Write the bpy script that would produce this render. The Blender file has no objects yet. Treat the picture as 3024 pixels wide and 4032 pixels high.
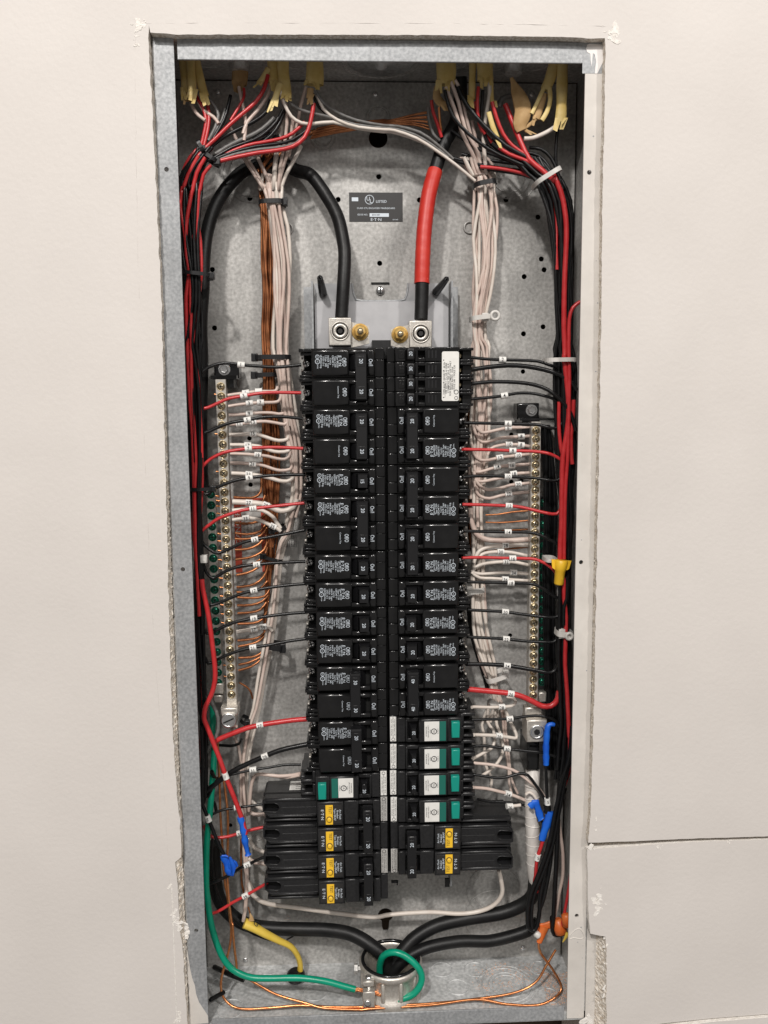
import bpy, math, random
from mathutils import Vector, Matrix, noise
random.seed(7)
scene = bpy.context.scene
col = scene.collection
U = 0.0254                      # the builder works in inches; objects are real size in metres
W, H, DB, ZF = 14.31, 33.895, 3.2, -33.6    # box width, height, depth; front of its flange is y = 0, x from its left edge, z from its top

# ---------------------------------------------------------------- camera
CAM = Vector((5.976, -27.595, -11.779)); F = 3245.0
def cam_axes(p, y, r):
    cy, sy, cp, sp, cr, sr = math.cos(y), math.sin(y), math.cos(p), math.sin(p), math.cos(r), math.sin(r)
    right = Vector((cy, -sy, 0)); f0 = Vector((sy, cy, 0)); up0 = Vector((0, 0, 1))
    fwd = f0*cp - up0*sp; up = up0*cp + f0*sp
    return right*cr + up*sr, fwd, up*cr - right*sr
AR, AF, AU = cam_axes(.117, .041, -.008)
cd = bpy.data.cameras.new('camera'); cam = bpy.data.objects.new('camera', cd); col.objects.link(cam)
cd.sensor_fit = 'VERTICAL'; cd.sensor_height = 24; cd.lens = F/4032*24; cd.clip_start = .01; cd.clip_end = 100
cam.matrix_world = Matrix((( AR.x, AU.x, -AF.x, CAM.x*U), (AR.y, AU.y, -AF.y, CAM.y*U), (AR.z, AU.z, -AF.z, CAM.z*U), (0, 0, 0, 1)))
scene.camera = cam
# ---------------------------------------------------------------- light
w = bpy.data.worlds.new('World'); scene.world = w; w.use_nodes = True
bg = w.node_tree.nodes['Background']; bg.inputs[0].default_value = (1, .95, .90, 1); bg.inputs[1].default_value = .21
def lamp(name, loc, target, size, power, color, shape='DISK', sy=None):
    d = bpy.data.lights.new(name, 'AREA'); d.shape = shape; d.size = size; d.energy = power; d.color = color
    if sy: d.size_y = sy
    o = bpy.data.objects.new(name, d); col.objects.link(o)
    o.location = Vector(loc)*U
    o.rotation_euler = (Vector(target) - Vector(loc)).to_track_quat('-Z', 'Y').to_euler()
lamp('ceiling_lamp', (-20, -90, 68), (7, 0, -22), .17, 57, (1, .955, .91))
lamp('ceiling_lamp', (66, -92, 70), (7, 0, -22), .17, 37, (1, .955, .91))
lamp('fill_light', (7, -125, 74), (7, 0, -24), 2.4, 40, (1, .97, .93), 'RECTANGLE', 1.2)  # unseen soft fill added in place of light bounced off the ceiling
scene.view_settings.view_transform = 'Standard'; scene.view_settings.look = 'None'
scene.view_settings.exposure = 0.15; scene.view_settings.gamma = 1

# ---------------------------------------------------------------- helpers
def S2W(sx, sy, y):             # photo direction and depth -> place in the box
    d = AF*F + AR*(sx - 1512) + AU*(2016 - sy)
    return CAM + d*((y - CAM.y)/d.y)
CR = {'S': (0, 0, 1), 'A': (450, 50, 1100/1659), 'B': (1500, 50, 1100/1659), 'C': (600, 650, 950/1659), 'D': (1500, 650, 950/1659),
      'K': (1100, 1050, 850/1659), 'L1': (700, 1350, 550/1521), 'L2': (700, 2100, 550/1521), 'L3': (700, 2850, 550/1521),
      'R1': (1800, 1350, 550/1521), 'R2': (1800, 2100, 550/1521), 'R3': (1800, 2850, 550/1521), 'M': (1000, 2750, 1050/1659),
      'E': (700, 3432, 800/1659), 'G': (1450, 3432, 1000/1659), 'V': (2200, 3200, 824/1659)}
def at(c, x, y, d):
    a, b, s = CR[c]
    return S2W(a + x*s, b + y*s, d)
ORG = {}
def tag(o, label=None, cat=None, group=None, kind=None):
    if label: o['label'] = label
    if cat: o['category'] = cat
    if group: o['group'] = group
    if kind: o['kind'] = kind
    return o
def empty(name, org, label=None, cat=None, group=None):
    o = bpy.data.objects.new(name, None); col.objects.link(o); o.empty_display_size = .01
    org = Vector(org); ORG[o.name] = org; o.location = org*U
    return tag(o, label, cat, group)
_txt = {}
def text_geo(s):
    if s not in _txt:
        c = bpy.data.curves.new('t', 'FONT'); c.body = s; c.size = 1; c.align_x = 'CENTER'; c.align_y = 'CENTER'; c.resolution_u = 2; c.offset = .002
        o = bpy.data.objects.new('t', c); m = bpy.data.meshes.new_from_object(o)
        _txt[s] = ([tuple(v.co) for v in m.vertices], [tuple(p.vertices) for p in m.polygons])
        bpy.data.objects.remove(o); bpy.data.curves.remove(c); bpy.data.meshes.remove(m)
    return _txt[s]
def plate_geo(outline, holes, th):
    c = bpy.data.curves.new('t', 'CURVE'); c.dimensions = '2D'; c.fill_mode = 'BOTH'; c.extrude = th/2
    for pts in [outline] + list(holes):
        sp = c.splines.new('POLY'); sp.points.add(len(pts) - 1); sp.use_cyclic_u = True
        for p, q in zip(sp.points, pts): p.co = (q[0], q[1], 0, 1)
    o = bpy.data.objects.new('t', c); m = bpy.data.meshes.new_from_object(o)
    r = ([tuple(v.co) for v in m.vertices], [tuple(p.vertices) for p in m.polygons])
    bpy.data.objects.remove(o); bpy.data.curves.remove(c); bpy.data.meshes.remove(m)
    return r
def circle(cx, cz, r, n=18, sx=1, sz=1): return [(cx + r*sx*math.cos(2*math.pi*k/n), cz + r*sz*math.sin(2*math.pi*k/n)) for k in range(n)]
def spline(pts, step=5):
    P = [Vector(p) for p in pts]
    if len(P) < 3: return P
    P = [P[0]*2 - P[1]] + P + [P[-1]*2 - P[-2]]; out = []
    for i in range(1, len(P) - 2):
        a, b, c, d = P[i-1:i+3]
        n = max(2, min(14, int((c - b).length*step)))
        for k in range(n):
            t = k/n
            out.append(.5*((2*b) + (c - a)*t + (2*a - 5*b + 4*c - d)*t*t + (3*b - a - 3*c + d)*t*t*t))
    out.append(P[-2]); return out
class MB:
    def __init__(s): s.v = []; s.f = []; s.m = []; s.sm = []
    def add(s, vs, fs, mi=0, smooth=False):
        b = len(s.v); s.v += [tuple(v) for v in vs]
        for f in fs: s.f.append(tuple(b + i for i in f)); s.m.append(mi); s.sm.append(smooth)
        return s
    def box(s, x0, x1, y0, y1, z0, z1, mi=0, c=0):      # c: chamfer of the edges of the front (low y) face
        x0, x1 = min(x0, x1), max(x0, x1); z0, z1 = min(z0, z1), max(z0, z1)
        if c:
            prof = [(c, 0), (.628*c, .15*c), (.093*c, .744*c), (0, c)]      # depth behind the front, distance in from the edge
            vs = [(x0, y1, z0), (x1, y1, z0), (x1, y1, z1), (x0, y1, z1)]
            for dp, k in prof: vs += [(x0+k, y0+dp, z0+k), (x1-k, y0+dp, z0+k), (x1-k, y0+dp, z1-k), (x0+k, y0+dp, z1-k)]
            s.add(vs, [(0, 3, 2, 1), (16, 17, 18, 19)] + [(i, (i+1) % 4, 4+(i+1) % 4, 4+i) for i in range(4)], mi)
            b = len(s.v) - 20
            for a in (4, 8, 12):
                for i in range(4): s.f.append((b+a+i, b+a+(i+1) % 4, b+a+4+(i+1) % 4, b+a+4+i)); s.m.append(mi); s.sm.append(True)
            return s
        vs = [(x, y, z) for x in (x0, x1) for y in (y0, y1) for z in (z0, z1)]
        return s.add(vs, [(0, 1, 3, 2), (4, 6, 7, 5), (0, 4, 5, 1), (2, 3, 7, 6), (0, 2, 6, 4), (1, 5, 7, 3)], mi)
    def prism(s, pts, y0, y1, mi=0):                     # polygon in x,z pushed along y
        n = len(pts)
        return s.add([(x, y0, z) for x, z in pts] + [(x, y1, z) for x, z in pts],
                     [tuple(range(n)), tuple(range(2*n-1, n-1, -1))] + [(i, n+i, n+(i+1) % n, (i+1) % n) for i in range(n)], mi)
    def plate(s, outline, holes, y0, y1, mi=0):          # polygon with holes in x,z
        v, f = plate_geo(outline, holes, y1 - y0); ym = (y0 + y1)/2
        return s.add([(a, ym + c, b) for a, b, c in v], f, mi)
    def text(s, t, size, x, y, z, ang=0, mi=0, sx=1, tilt=None):
        v, f = text_geo(t); ca, sa = math.cos(ang), math.sin(ang)
        return s.add([(x + (a*sx*ca - b*sa)*size, y, z + (a*sx*sa + b*ca)*size) for a, b, c in v], f, mi)
    def tube(s, pts, r, seg=8, mi=0, flat=None, cap=True):
        n = len(pts); R = r if isinstance(r, (list, tuple)) else [r]*n
        T = [(pts[min(i+1, n-1)] - pts[max(i-1, 0)]).normalized() for i in range(n)]
        N = T[0].orthogonal().normalized() if not flat else (Vector(flat) - T[0]*Vector(flat).dot(T[0])).normalized()
        vs = []; fl = 1 if not flat else flat_ratio
        for i in range(n):
            ref = N if not flat else Vector(flat)
            N = ref - T[i]*ref.dot(T[i]); N = N.normalized() if N.length > 1e-6 else T[i].orthogonal().normalized()
            B = T[i].cross(N)
            for k in range(seg):
                a = 2*math.pi*k/seg
                vs.append(pts[i] + N*(math.cos(a)*R[i]*fl) + B*(math.sin(a)*R[i]))
        fs = [(i*seg+k, i*seg+(k+1) % seg, (i+1)*seg+(k+1) % seg, (i+1)*seg+k) for i in range(n-1) for k in range(seg)]
        s.add(vs, fs, mi, True)
        if cap: s.add(vs[:seg], [tuple(range(seg-1, -1, -1))], mi); s.add(vs[-seg:], [tuple(range(seg))], mi)
        return s
    def lathe(s, c, axis, prof, seg=20, mi=0, smooth=True, rot=0):   # prof: (radius, distance along axis)
        c = Vector(c); A = Vector(axis).normalized(); N = A.orthogonal().normalized(); B = A.cross(N); vs = []
        for r, h in prof:
            for k in range(seg):
                a = 2*math.pi*k/seg + rot; vs.append(c + A*h + (N*math.cos(a) + B*math.sin(a))*r)
        fs = [(i*seg+k, i*seg+(k+1) % seg, (i+1)*seg+(k+1) % seg, (i+1)*seg+k) for i in range(len(prof)-1) for k in range(seg)]
        s.add(vs, fs, mi, smooth); s.add(vs[-seg:], [tuple(range(seg))], mi); s.add(vs[:seg], [tuple(range(seg-1, -1, -1))], mi)
        return s
    def ring(s, c, axis, R, r, seg=36, n=6, mi=0, sx=1):
        c = Vector(c); A = Vector(axis).normalized(); N = A.orthogonal().normalized(); B = A.cross(N); vs = []
        for k in range(seg):
            a = 2*math.pi*k/seg; d = N*math.cos(a) + B*math.sin(a)
            for j in range(n):
                b = 2*math.pi*j/n; vs.append(c + d*(R + r*math.cos(b)) + A*(r*math.sin(b)))
        return s.add(vs, [(k*n+j, ((k+1) % seg)*n+j, ((k+1) % seg)*n+(j+1) % n, k*n+(j+1) % n) for k in range(seg) for j in range(n)], mi, True)
    def build(s, name, mat, parent=None, org=None, kind=None):
        if org is None:
            org = ORG[parent.name] if parent else Vector(s.v[0])
        org = Vector(org)
        m = bpy.data.meshes.new(name); m.from_pydata([((v[0]-org.x)*U, (v[1]-org.y)*U, (v[2]-org.z)*U) for v in s.v], [], s.f)
        for q in (mat if isinstance(mat, (list, tuple)) else [mat]): m.materials.append(q)
        for i, p in enumerate(m.polygons): p.material_index = s.m[i]; p.use_smooth = s.sm[i]
        m.update()
        o = bpy.data.objects.new(name, m); col.objects.link(o); ORG[o.name] = org
        if parent: o.parent = parent; o.location = (org - ORG[parent.name])*U
        else: o.location = org*U
        if kind: o['kind'] = kind
        return o
flat_ratio = .45
def copy_tree(o, parent=None):
    c = o.copy(); col.objects.link(c); ORG[c.name] = ORG.get(o.name, Vector()).copy()
    if parent: c.parent = parent
    for ch in list(o.children): copy_tree(ch, c)
    return c

# ---------------------------------------------------------------- materials
def mat(name, c1, c2=None, rough=.5, metal=0, scale=200, bump=0, bscale=None, spec=.5, vor=False, detail=4, contrast=(.35, .65), rough2=None, blot=None):
    m = bpy.data.materials.new(name); m.use_nodes = True; nt = m.node_tree; n = nt.nodes; L = nt.links
    b = n['Principled BSDF']; b.inputs['Roughness'].default_value = rough; b.inputs['Metallic'].default_value = metal
    b.inputs['Specular IOR Level'].default_value = spec
    tc = n.new('ShaderNodeTexCoord')
    if c2:
        t = n.new('ShaderNodeTexVoronoi' if vor else 'ShaderNodeTexNoise'); t.inputs['Scale'].default_value = scale
        if not vor: t.inputs['Detail'].default_value = detail
        L.new(tc.outputs['Object'], t.inputs['Vector'])
        r = n.new('ShaderNodeValToRGB'); r.color_ramp.elements[0].color = (*c1, 1); r.color_ramp.elements[1].color = (*c2, 1)
        r.color_ramp.elements[0].position, r.color_ramp.elements[1].position = contrast
        L.new(t.outputs[1] if vor else t.outputs[0], r.inputs[0]); last = r.outputs[0]
        if blot:                                            # stains and handling marks: (scale, darkest, lightest)
            t2 = n.new('ShaderNodeTexNoise'); t2.inputs['Scale'].default_value = blot[0]; t2.inputs['Detail'].default_value = 6; t2.inputs['Roughness'].default_value = .65; L.new(tc.outputs['Object'], t2.inputs['Vector'])
            m2 = n.new('ShaderNodeMapRange'); m2.inputs['From Min'].default_value = .32; m2.inputs['From Max'].default_value = .62; m2.inputs['To Min'].default_value = blot[1]; m2.inputs['To Max'].default_value = blot[2]; L.new(t2.outputs[0], m2.inputs['Value'])
            mx = n.new('ShaderNodeVectorMath'); mx.operation = 'SCALE'; L.new(last, mx.inputs[0]); L.new(m2.outputs[0], mx.inputs['Scale']); last = mx.outputs[0]
        L.new(last, b.inputs['Base Color'])
        if rough2 is not None:
            mr = n.new('ShaderNodeMapRange'); mr.inputs['To Min'].default_value = rough; mr.inputs['To Max'].default_value = rough2
            L.new(t.outputs[0], mr.inputs['Value']); L.new(mr.outputs[0], b.inputs['Roughness'])
    else: b.inputs['Base Color'].default_value = (*c1, 1)
    if bump:
        t = n.new('ShaderNodeTexNoise'); t.inputs['Scale'].default_value = bscale or scale; t.inputs['Detail'].default_value = 5
        L.new(tc.outputs['Object'], t.inputs['Vector'])
        bp = n.new('ShaderNodeBump'); bp.inputs['Strength'].default_value = bump; bp.inputs['Distance'].default_value = .001
        L.new(t.outputs[0], bp.inputs['Height']); L.new(bp.outputs[0], b.inputs['Normal'])
    return m
M = {}
M['wall'] = mat('wall_paint', (.645, .607, .575), (.668, .63, .598), .62, scale=9, bump=.22, bscale=240, spec=.35, blot=(5, .95, 1.01))
M['gypsum'] = mat('gypsum_edge', (.52, .44, .35), (.86, .81, .74), .95, scale=420, bump=1, bscale=500, detail=6)
M['plaster'] = mat('plaster', (.72, .68, .63), (.84, .81, .77), .9, scale=300, bump=.7, bscale=350)
M['cream'] = mat('cream_paint', (.62, .585, .545), (.66, .625, .585), .5, scale=30, bump=.08, bscale=300, spec=.4, blot=(30, .93, 1.01))
M['whitepaint'] = mat('white_paint_blob', (.76, .73, .72), (.80, .77, .75), .45, scale=60, bump=.2, bscale=120)
M['galv'] = mat('galvanised_steel', (.27, .28, .29), (.40, .41, .42), .55, .2, scale=380, bump=.05, bscale=300, detail=6, contrast=(.34, .66), rough2=.4, blot=(22, .82, 1.05))
M['galvin'] = mat('galvanised_steel_inside', (.35, .343, .328), (.56, .55, .53), .5, .25, scale=330, bump=.05, bscale=300, detail=9, contrast=(.34, .68), rough2=.33, blot=(9, .60, 1.10))
M['floor'] = mat('galvanised_lit', (.42, .43, .43), (.62, .63, .63), .5, .2, scale=300, bump=.06, bscale=250, detail=7, blot=(20, .75, 1.08))  # paler steel: the lamplight on the floor is put into the colour
M['pan'] = mat('zinc_plate', (.30, .305, .315), (.40, .405, .415), .42, .3, scale=60, detail=5)
M['alu'] = mat('aluminium', (.52, .485, .44), (.64, .61, .56), .42, .7, scale=500, bump=.1, bscale=700)
M['zinc'] = mat('bright_zinc', (.70, .70, .70), None, .25, .95)
M['brass'] = mat('yellow_zinc', (.78, .46, .12), (.88, .62, .24), .3, .6, scale=300)
M['screw'] = mat('plated_screw', (.50, .40, .24), (.72, .62, .44), .28, .9, scale=400)
M['greenscrew'] = mat('green_screw', (.01, .10, .06), (.02, .22, .14), .22, .6, scale=300)
M['case'] = mat('black_bakelite', (.006, .006, .0065), (.010, .010, .0105), .17, scale=90, spec=.5, bump=.02, bscale=600)
M['casematte'] = mat('black_matte_plastic', (.010, .010, .011), (.016, .016, .017), .36, scale=500, bump=.12, bscale=1500)
M['handle'] = mat('black_handle', (.008, .008, .009), None, .36)
M['dark'] = mat('recess_shade', (.004, .004, .004), None, .8)  # near-black puts shade into the colour of slots and recesses
M['print'] = mat('pale_print', (.62, .68, .74), None, .6)
M['ink'] = mat('black_ink', (.015, .015, .02), None, .7)
M['label'] = mat('white_label', (.78, .77, .74), (.72, .71, .68), .5, scale=200)
M['blacklabel'] = mat('black_label', (.022, .021, .021), None, .4)
M['greylabel'] = mat('faded_label', (.42, .41, .39), (.5, .49, .47), .5, scale=200)
M['redlabel'] = mat('red_label', (.52, .07, .04), (.56, .10, .06), .5, scale=200)
M['green'] = mat('dark_green_label', (.01, .13, .10), None, .45)
M['teal'] = mat('teal_button', (.004, .26, .20), None, .35)
M['yellow'] = mat('yellow_plastic', (.86, .52, .03), None, .4)
M['wblack'] = mat('black_insulation', (.005, .005, .0055), (.009, .009, .0095), .30, scale=150, bump=.05, bscale=500, spec=.34)
M['wgrey'] = mat('grey_insulation', (.10, .095, .09), (.17, .165, .16), .42, scale=200)
M['wred'] = mat('red_insulation', (.46, .022, .025), (.52, .035, .038), .32, scale=150, bump=.03, bscale=500)
M['wwhite'] = mat('white_insulation', (.60, .53, .47), (.68, .62, .56), .36, scale=80, bump=.05, bscale=400)
M['wpink'] = mat('aged_white_insulation', (.52, .40, .35), (.62, .51, .45), .36, scale=80, bump=.05, bscale=400)
M['copper'] = mat('bare_copper', (.62, .22, .08), (.80, .36, .16), .30, .9, scale=300)
M['copperold'] = mat('tarnished_copper', (.24, .085, .035), (.50, .20, .085), .38, .75, scale=90)
M['wgreen'] = mat('green_insulation', (.0, .24, .14), (.0, .30, .18), .32, scale=60, bump=.05, bscale=300)
M['cable'] = mat('black_cable_jacket', (.005, .005, .0055), (.011, .011, .011), .45, scale=60, bump=.25, bscale=150, spec=.32)
M['redtape'] = mat('red_tape', (.46, .018, .012), (.54, .034, .02), .46, scale=60, bump=.35, bscale=90)
M['whitetape'] = mat('white_tape', (.70, .66, .62), (.78, .74, .70), .45, scale=60, bump=.2, bscale=90)
M['bluetape'] = mat('blue_tape', (.005, .085, .52), (.01, .13, .62), .42, scale=80, bump=.5, bscale=120)
M['sheath'] = mat('yellow_cable_jacket', (.56, .40, .12), (.70, .55, .24), .55, scale=70, bump=.3, bscale=200)
M['tan'] = mat('kraft_paper', (.36, .22, .09), (.50, .33, .16), .8, scale=90, bump=.5, bscale=150)
M['yelltag'] = mat('yellow_jacket_clean', (.66, .46, .05), (.72, .52, .09), .5, scale=60, bump=.3, bscale=120)
M['tieblack'] = mat('black_nylon', (.010, .010, .011), None, .35)
M['tiewhite'] = mat('natural_nylon', (.55, .53, .50), (.62, .60, .57), .35, scale=100)
M['orange'] = mat('orange_plastic', (.62, .12, .02), (.68, .17, .04), .4, scale=120)
M['wood'] = mat('shaded_wood', (.05, .032, .02), (.08, .052, .03), .8, scale=40)  # wood darkened so cavity shade behind the holes is in the colour
M['grit'] = mat('brick_dust', (.44, .26, .18), (.58, .44, .36), .95, scale=800)
#@@SECTIONS
# ---------------------------------------------------------------- the wall round the box
WY = -.30                       # front of the drywall
def SW(sx, sy, y=WY): p = S2W(sx, sy, y); return (p.x, p.z)
def ragged(pts, amp=.03, step=.12, seed=0):
    out = []
    for i in range(len(pts) - 1):
        a, b = Vector(pts[i]), Vector(pts[i+1]); n = max(1, int((b - a).length/step)); d = (b - a).normalized() if (b-a).length else Vector((1, 0)); nn = Vector((-d.y, d.x))
        for k in range(n):
            p = a + (b - a)*k/n
            out.append(tuple(p + nn*amp*(noise.noise(Vector((p.x*3.1 + seed, p.y*3.1, seed))) + .5*noise.noise(Vector((p.x*11 + seed, p.y*11, 3))))))
    return out + [tuple(pts[-1])]
left_edge = [SW(*p) for p in [(742, 4090), (733, 3965), (722, 3760), (712, 3690), (702, 3560), (697, 3440), (690, 3395), (712, 3375), (714, 3330), (706, 3200), (692, 3085), (676, 2800), (660, 2200), (648, 1700), (636, 1200), (618, 800), (598, 400), (584, 150), (586, 100)]]
top_edge = [SW(*p) for p in [(586, 100), (592, 128), (700, 136), (1100, 136), (1700, 138), (2250, 146), (2330, 152), (2382, 150), (2384, 178)]]
right_edge = [SW(*p) for p in [(2384, 178), (2379, 500), (2372, 760), (2367, 1300), (2360, 1700), (2350, 2200), (2338, 2800), (2328, 3150), (2316, 3318)]]
seam = [SW(*p) for p in [(2316, 3318), (2480, 3313), (2700, 3303), (3024, 3293)]]
zs = seam[-1][1]; far = [(48, zs + .6)]
mb = MB()
outline = ragged(left_edge, .035, .12, 1) + ragged(top_edge, .02, .15, 2)[1:] + ragged(right_edge, .03, .12, 3)[1:] + ragged(seam, .012, .2, 4)[1:] + far + [(48, 30), (-34, 30), (-34, -62), (left_edge[0][0], -62)]
mb.plate(outline, [], WY, WY + .5)
def face_mats(mb):
    for i, f in enumerate(mb.f):
        a, b, c = (Vector(mb.v[k]) for k in f[:3]); n = (b - a).cross(c - a)
        mb.m[i] = 0 if n.length and abs(n.normalized().y) > .8 else 1
face_mats(mb)
wall = tag(mb.build('wall', [M['wall'], M['gypsum']], org=(0, WY, -40)), 'cream painted drywall with a rough cut opening around the electrical box', kind='structure')
def wpanel(pts, name, y, label):
    mb = MB(); mb.plate(pts, [], y, y + .5); face_mats(mb)
    return tag(mb.build(name, [M['wall'], M['plaster']], org=(pts[0][0], y, pts[0][1])), label, kind='structure')
y2 = WY + .07
p_top = ragged([SW(*p, y2) for p in [(2312, 3345), (2480, 3332), (2700, 3317), (3024, 3305)]], .015, .2, 6)
p_left = [SW(*p, y2) for p in [(2386, 4085), (2385, 3900), (2386, 3760), (2384, 3690), (2352, 3682), (2322, 3676), (2318, 3600), (2314, 3450), (2312, 3345)]]
p_bot = [(48, SW(3024, 3993, y2)[1]+.4), SW(3024, 3993, y2), SW(2800, 4010, y2), SW(2607, 4030, y2), SW(2386, 4085, y2)]
p_l2 = ragged([SW(*p, y2) for p in [(2386, 4085), (2385, 3900), (2386, 3760), (2384, 3700)]], .03, .06, 7)
wall2 = wpanel(ragged(p_left, .03, .1, 7) + p_top[1:] + [(48, zs + .45)] + p_bot[:-1], 'wall_panel', y2, 'cream lower piece of wall under the horizontal seam right of the box')
p3 = [SW(2300, 4110, WY), SW(2386, 4100, WY), SW(2607, 4050, WY), SW(2800, 4024, WY), SW(3024, 4006, WY), (48, SW(3024, 4006, WY)[1]+.4), (48, -62), (13.6, -62)]
wall3 = wpanel(p3, 'wall_panel', WY, 'strip of cream wall below the lowest seam at bottom right')
# backing and sides added against stray light, studs beside the box
mb = MB(); mb.box(-34, 48, 4.4, 4.6, -62, 30)
tag(mb.build('cavity_backing', M['wood'], org=(0, 4.4, -62)), 'dark backing sheet added behind the box to block stray light', kind='structure')
mb = MB(); mb.box(-34, -33.8, WY+.5, 4.4, -62, 30).box(47.8, 48, WY+.5, 4.4, -62, 30).box(-34, 48, WY+.5, 4.4, 29.8, 30).box(-34, 48, WY+.5, 4.4, -62, -61.8)
tag(mb.build('cavity_sides', M['wood'], org=(0, 4.4, -62)), 'unseen panels added to close the wall cavity against stray light', kind='structure')
mb = MB(); mb.box(14.47, 15.9, .28, 3.6, -60, 2); mb.box(-1.75, -.16, .28, 3.6, -60, 2)
o = mb.build('wall_stud', M['gypsum'], org=(14.47, .28, -60)); tag(o, 'pair of wall studs seen in the gap beside the box', kind='structure')
mb = MB(); mb.box(14.42, 15.02, .2, .275, -60, -28.6); mb.build('stud_paint', M['cream'], o)
mb = MB(); mb.box(-1.75, 15.9, .3, 3.6, 1.0, 2.4); tag(mb.build('wall_header', M['wood'], org=(0, .3, 1)), 'wood header above the box in the wall', kind='structure')
def broken_edge(pts, xin, yin, seed, parent, tmax=1):
    mb = MB(); n = len(pts); m = 6; vs = []
    for x, z in pts:
        for j in range(m):
            t = j/(m-1); k = 1 if 0 < j < m-1 else .35
            q = Vector((x*5 + seed, z*5, j*.9)); d1 = noise.noise(q*1.3)*.05*k + noise.noise(q*4)*.05*k; d2 = noise.noise(q*2.7 + Vector((9, 0, 0)))*.07*k
            vs.append((x + (xin - x)*t + d1, WY + .01 + (yin - WY)*t**.8 + d2, z + noise.noise(q*3.3)*.03))
    mb.add(vs, [(i*m + j, i*m + j + 1, (i+1)*m + j + 1, (i+1)*m + j) for i in range(n-1) for j in range(m-1)])
    return mb.build('broken_edge', M['gypsum'], parent)
def flakes(mb, c, S0, spread, n, size, y, seed, mi=0):
    rr = random.Random(seed); n = max(3, int(n*.55))
    for k in range(n):
        cx, cz = SW(*S0, y); cx += rr.gauss(0, spread[0]); cz += rr.gauss(0, spread[1]); big = rr.random() < .35; r = size*(rr.uniform(.8, 1.5) if big else rr.uniform(.2, .6)); m = 13 if big else 7; th = rr.uniform(.008, .02); st = rr.uniform(.5, 2.0); an = rr.random()*3
        pts = []
        for q in range(m):
            a = 2*math.pi*q/m; d = r*(.75 + .5*rr.random()); u, v = d*math.cos(a)*st, d*math.sin(a)/st; pts.append((cx + u*math.cos(an) - v*math.sin(an), cz + u*math.sin(an) + v*math.cos(an)))
        vs = [(x, y + .01, z) for x, z in pts] + [(cx + (x - cx)*.85, y - th*rr.uniform(.3, 1), cz + (z - cz)*.85) for x, z in pts] + [(cx, y - th*rr.uniform(.2, .8), cz)]
        fs = [(q, (q+1) % m, m + (q+1) % m, m + q) for q in range(m)] + [(m + q, m + (q+1) % m, 2*m) for q in range(m)]
        mb.add(vs, fs, mi)
broken_edge(ragged(left_edge[1:-3], .03, .06, 1), -.07, .05, 3, wall)
broken_edge(ragged(right_edge[1:], .03, .06, 3), W + .05, .05, 5, wall)
mb = MB()
flakes(mb, 0, (552, 95), (.09, .09), 26, .085, WY, 1); flakes(mb, 0, (535, 150), (.03, .3), 14, .04, WY, 2)
flakes(mb, 0, (2412, 130), (.14, .13), 30, .12, WY, 3); flakes(mb, 0, (2372, 100), (.04, .02), 6, .05, WY, 4)
flakes(mb, 0, (668, 3490), (.04, .06), 8, .06, WY, 5); flakes(mb, 0, (684, 3600), (.05, .35), 26, .05, WY, 6); flakes(mb, 0, (704, 3640), (.06, .3), 22, .08, WY, 7)
flakes(mb, 0, (705, 4015), (.06, .1), 10, .07, WY, 8); flakes(mb, 0, (728, 3690), (.05, .15), 16, .09, -.05, 9)
mb.build('torn_plaster', M['plaster'], wall, kind='stuff')
broken_edge(p_l2, p_l2[0][0] - .34, .22, 8, wall2)
mb = MB(); flakes(mb, 0, (2358, 3555), (.09, .16), 34, .085, y2, 11); flakes(mb, 0, (2326, 3335), (.05, .07), 14, .07, y2, 12); flakes(mb, 0, (2345, 3260), (.02, .3), 8, .04, WY, 14)
flakes(mb, 0, (2594, 3337), (.08, .03), 8, .05, y2, 13); flakes(mb, 0, (2860, 3315), (.3, .015), 8, .06, y2, 15); flakes(mb, 0, (2380, 3850), (.02, 1.2), 30, .05, y2, 16)
mb.build('torn_plaster', M['plaster'], wall2, kind='stuff')
mb = MB(); rr = random.Random(2)
for pts, r in (([(533, 100), (534, 400), (540, 800), (556, 1400), (590, 2200), (640, 3000), (668, 3480)], .012), ([(540, 93), (900, 90), (1500, 91), (2000, 95), (2386, 104)], .011)):
    C = spline([S2W(x, y, WY + .006) for x, y in pts], 4)
    mb.tube([q + Vector((rr.gauss(0, .006), rr.gauss(0, .004), rr.gauss(0, .006))) for q in C], [r*rr.uniform(.3, 1.2) for q in C], 6)
mb.build('paint_ridge', M['wall'], wall)
mb = MB(); mb.tube([S2W(x, y, WY + .006) for x, y in [(670, 3485), (676, 3500), (680, 3600), (688, 3800), (697, 4045)]], .022, 6); mb.build('caulk_bead', M['plaster'], wall)

# ---------------------------------------------------------------- the box
box = empty('electrical_panel', (W/2, DB, -H), 'open galvanised electrical panel box set into the wall, cover removed', 'electrical panel')
def P2(c, x, y, d=DB): p = at(c, x, y, d); return (p.x, p.z)
holes = []
for c, x, y in [('C', 1557, 80), ('C', 1277, 237), ('C', 1563, 675), ('C', 412, 718), ('C', 427, 1120), ('D', 265, 240), ('D', 1080, 357), ('D', 1103, 646), ('D', 1122, 720), ('D', 985, 767), ('D', 1115, 1112),
                ('D', 980, 1160), ('L1', 780, 1040), ('L1', 793, 1545), ('R1', 717, 313), ('R1', 590, 1000), ('R1', 590, 1510), ('R1', 700, 1500), ('R2', 577, 1112), ('C', 670, 228), ('D', 860, 238), ('L3', 572, 1105)]:
    holes.append(circle(*P2(c, x, y), .095 if c in 'CD' else .085, 14))
holes.append(circle(*P2('A', 1567, 745), .34, 24))
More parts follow.
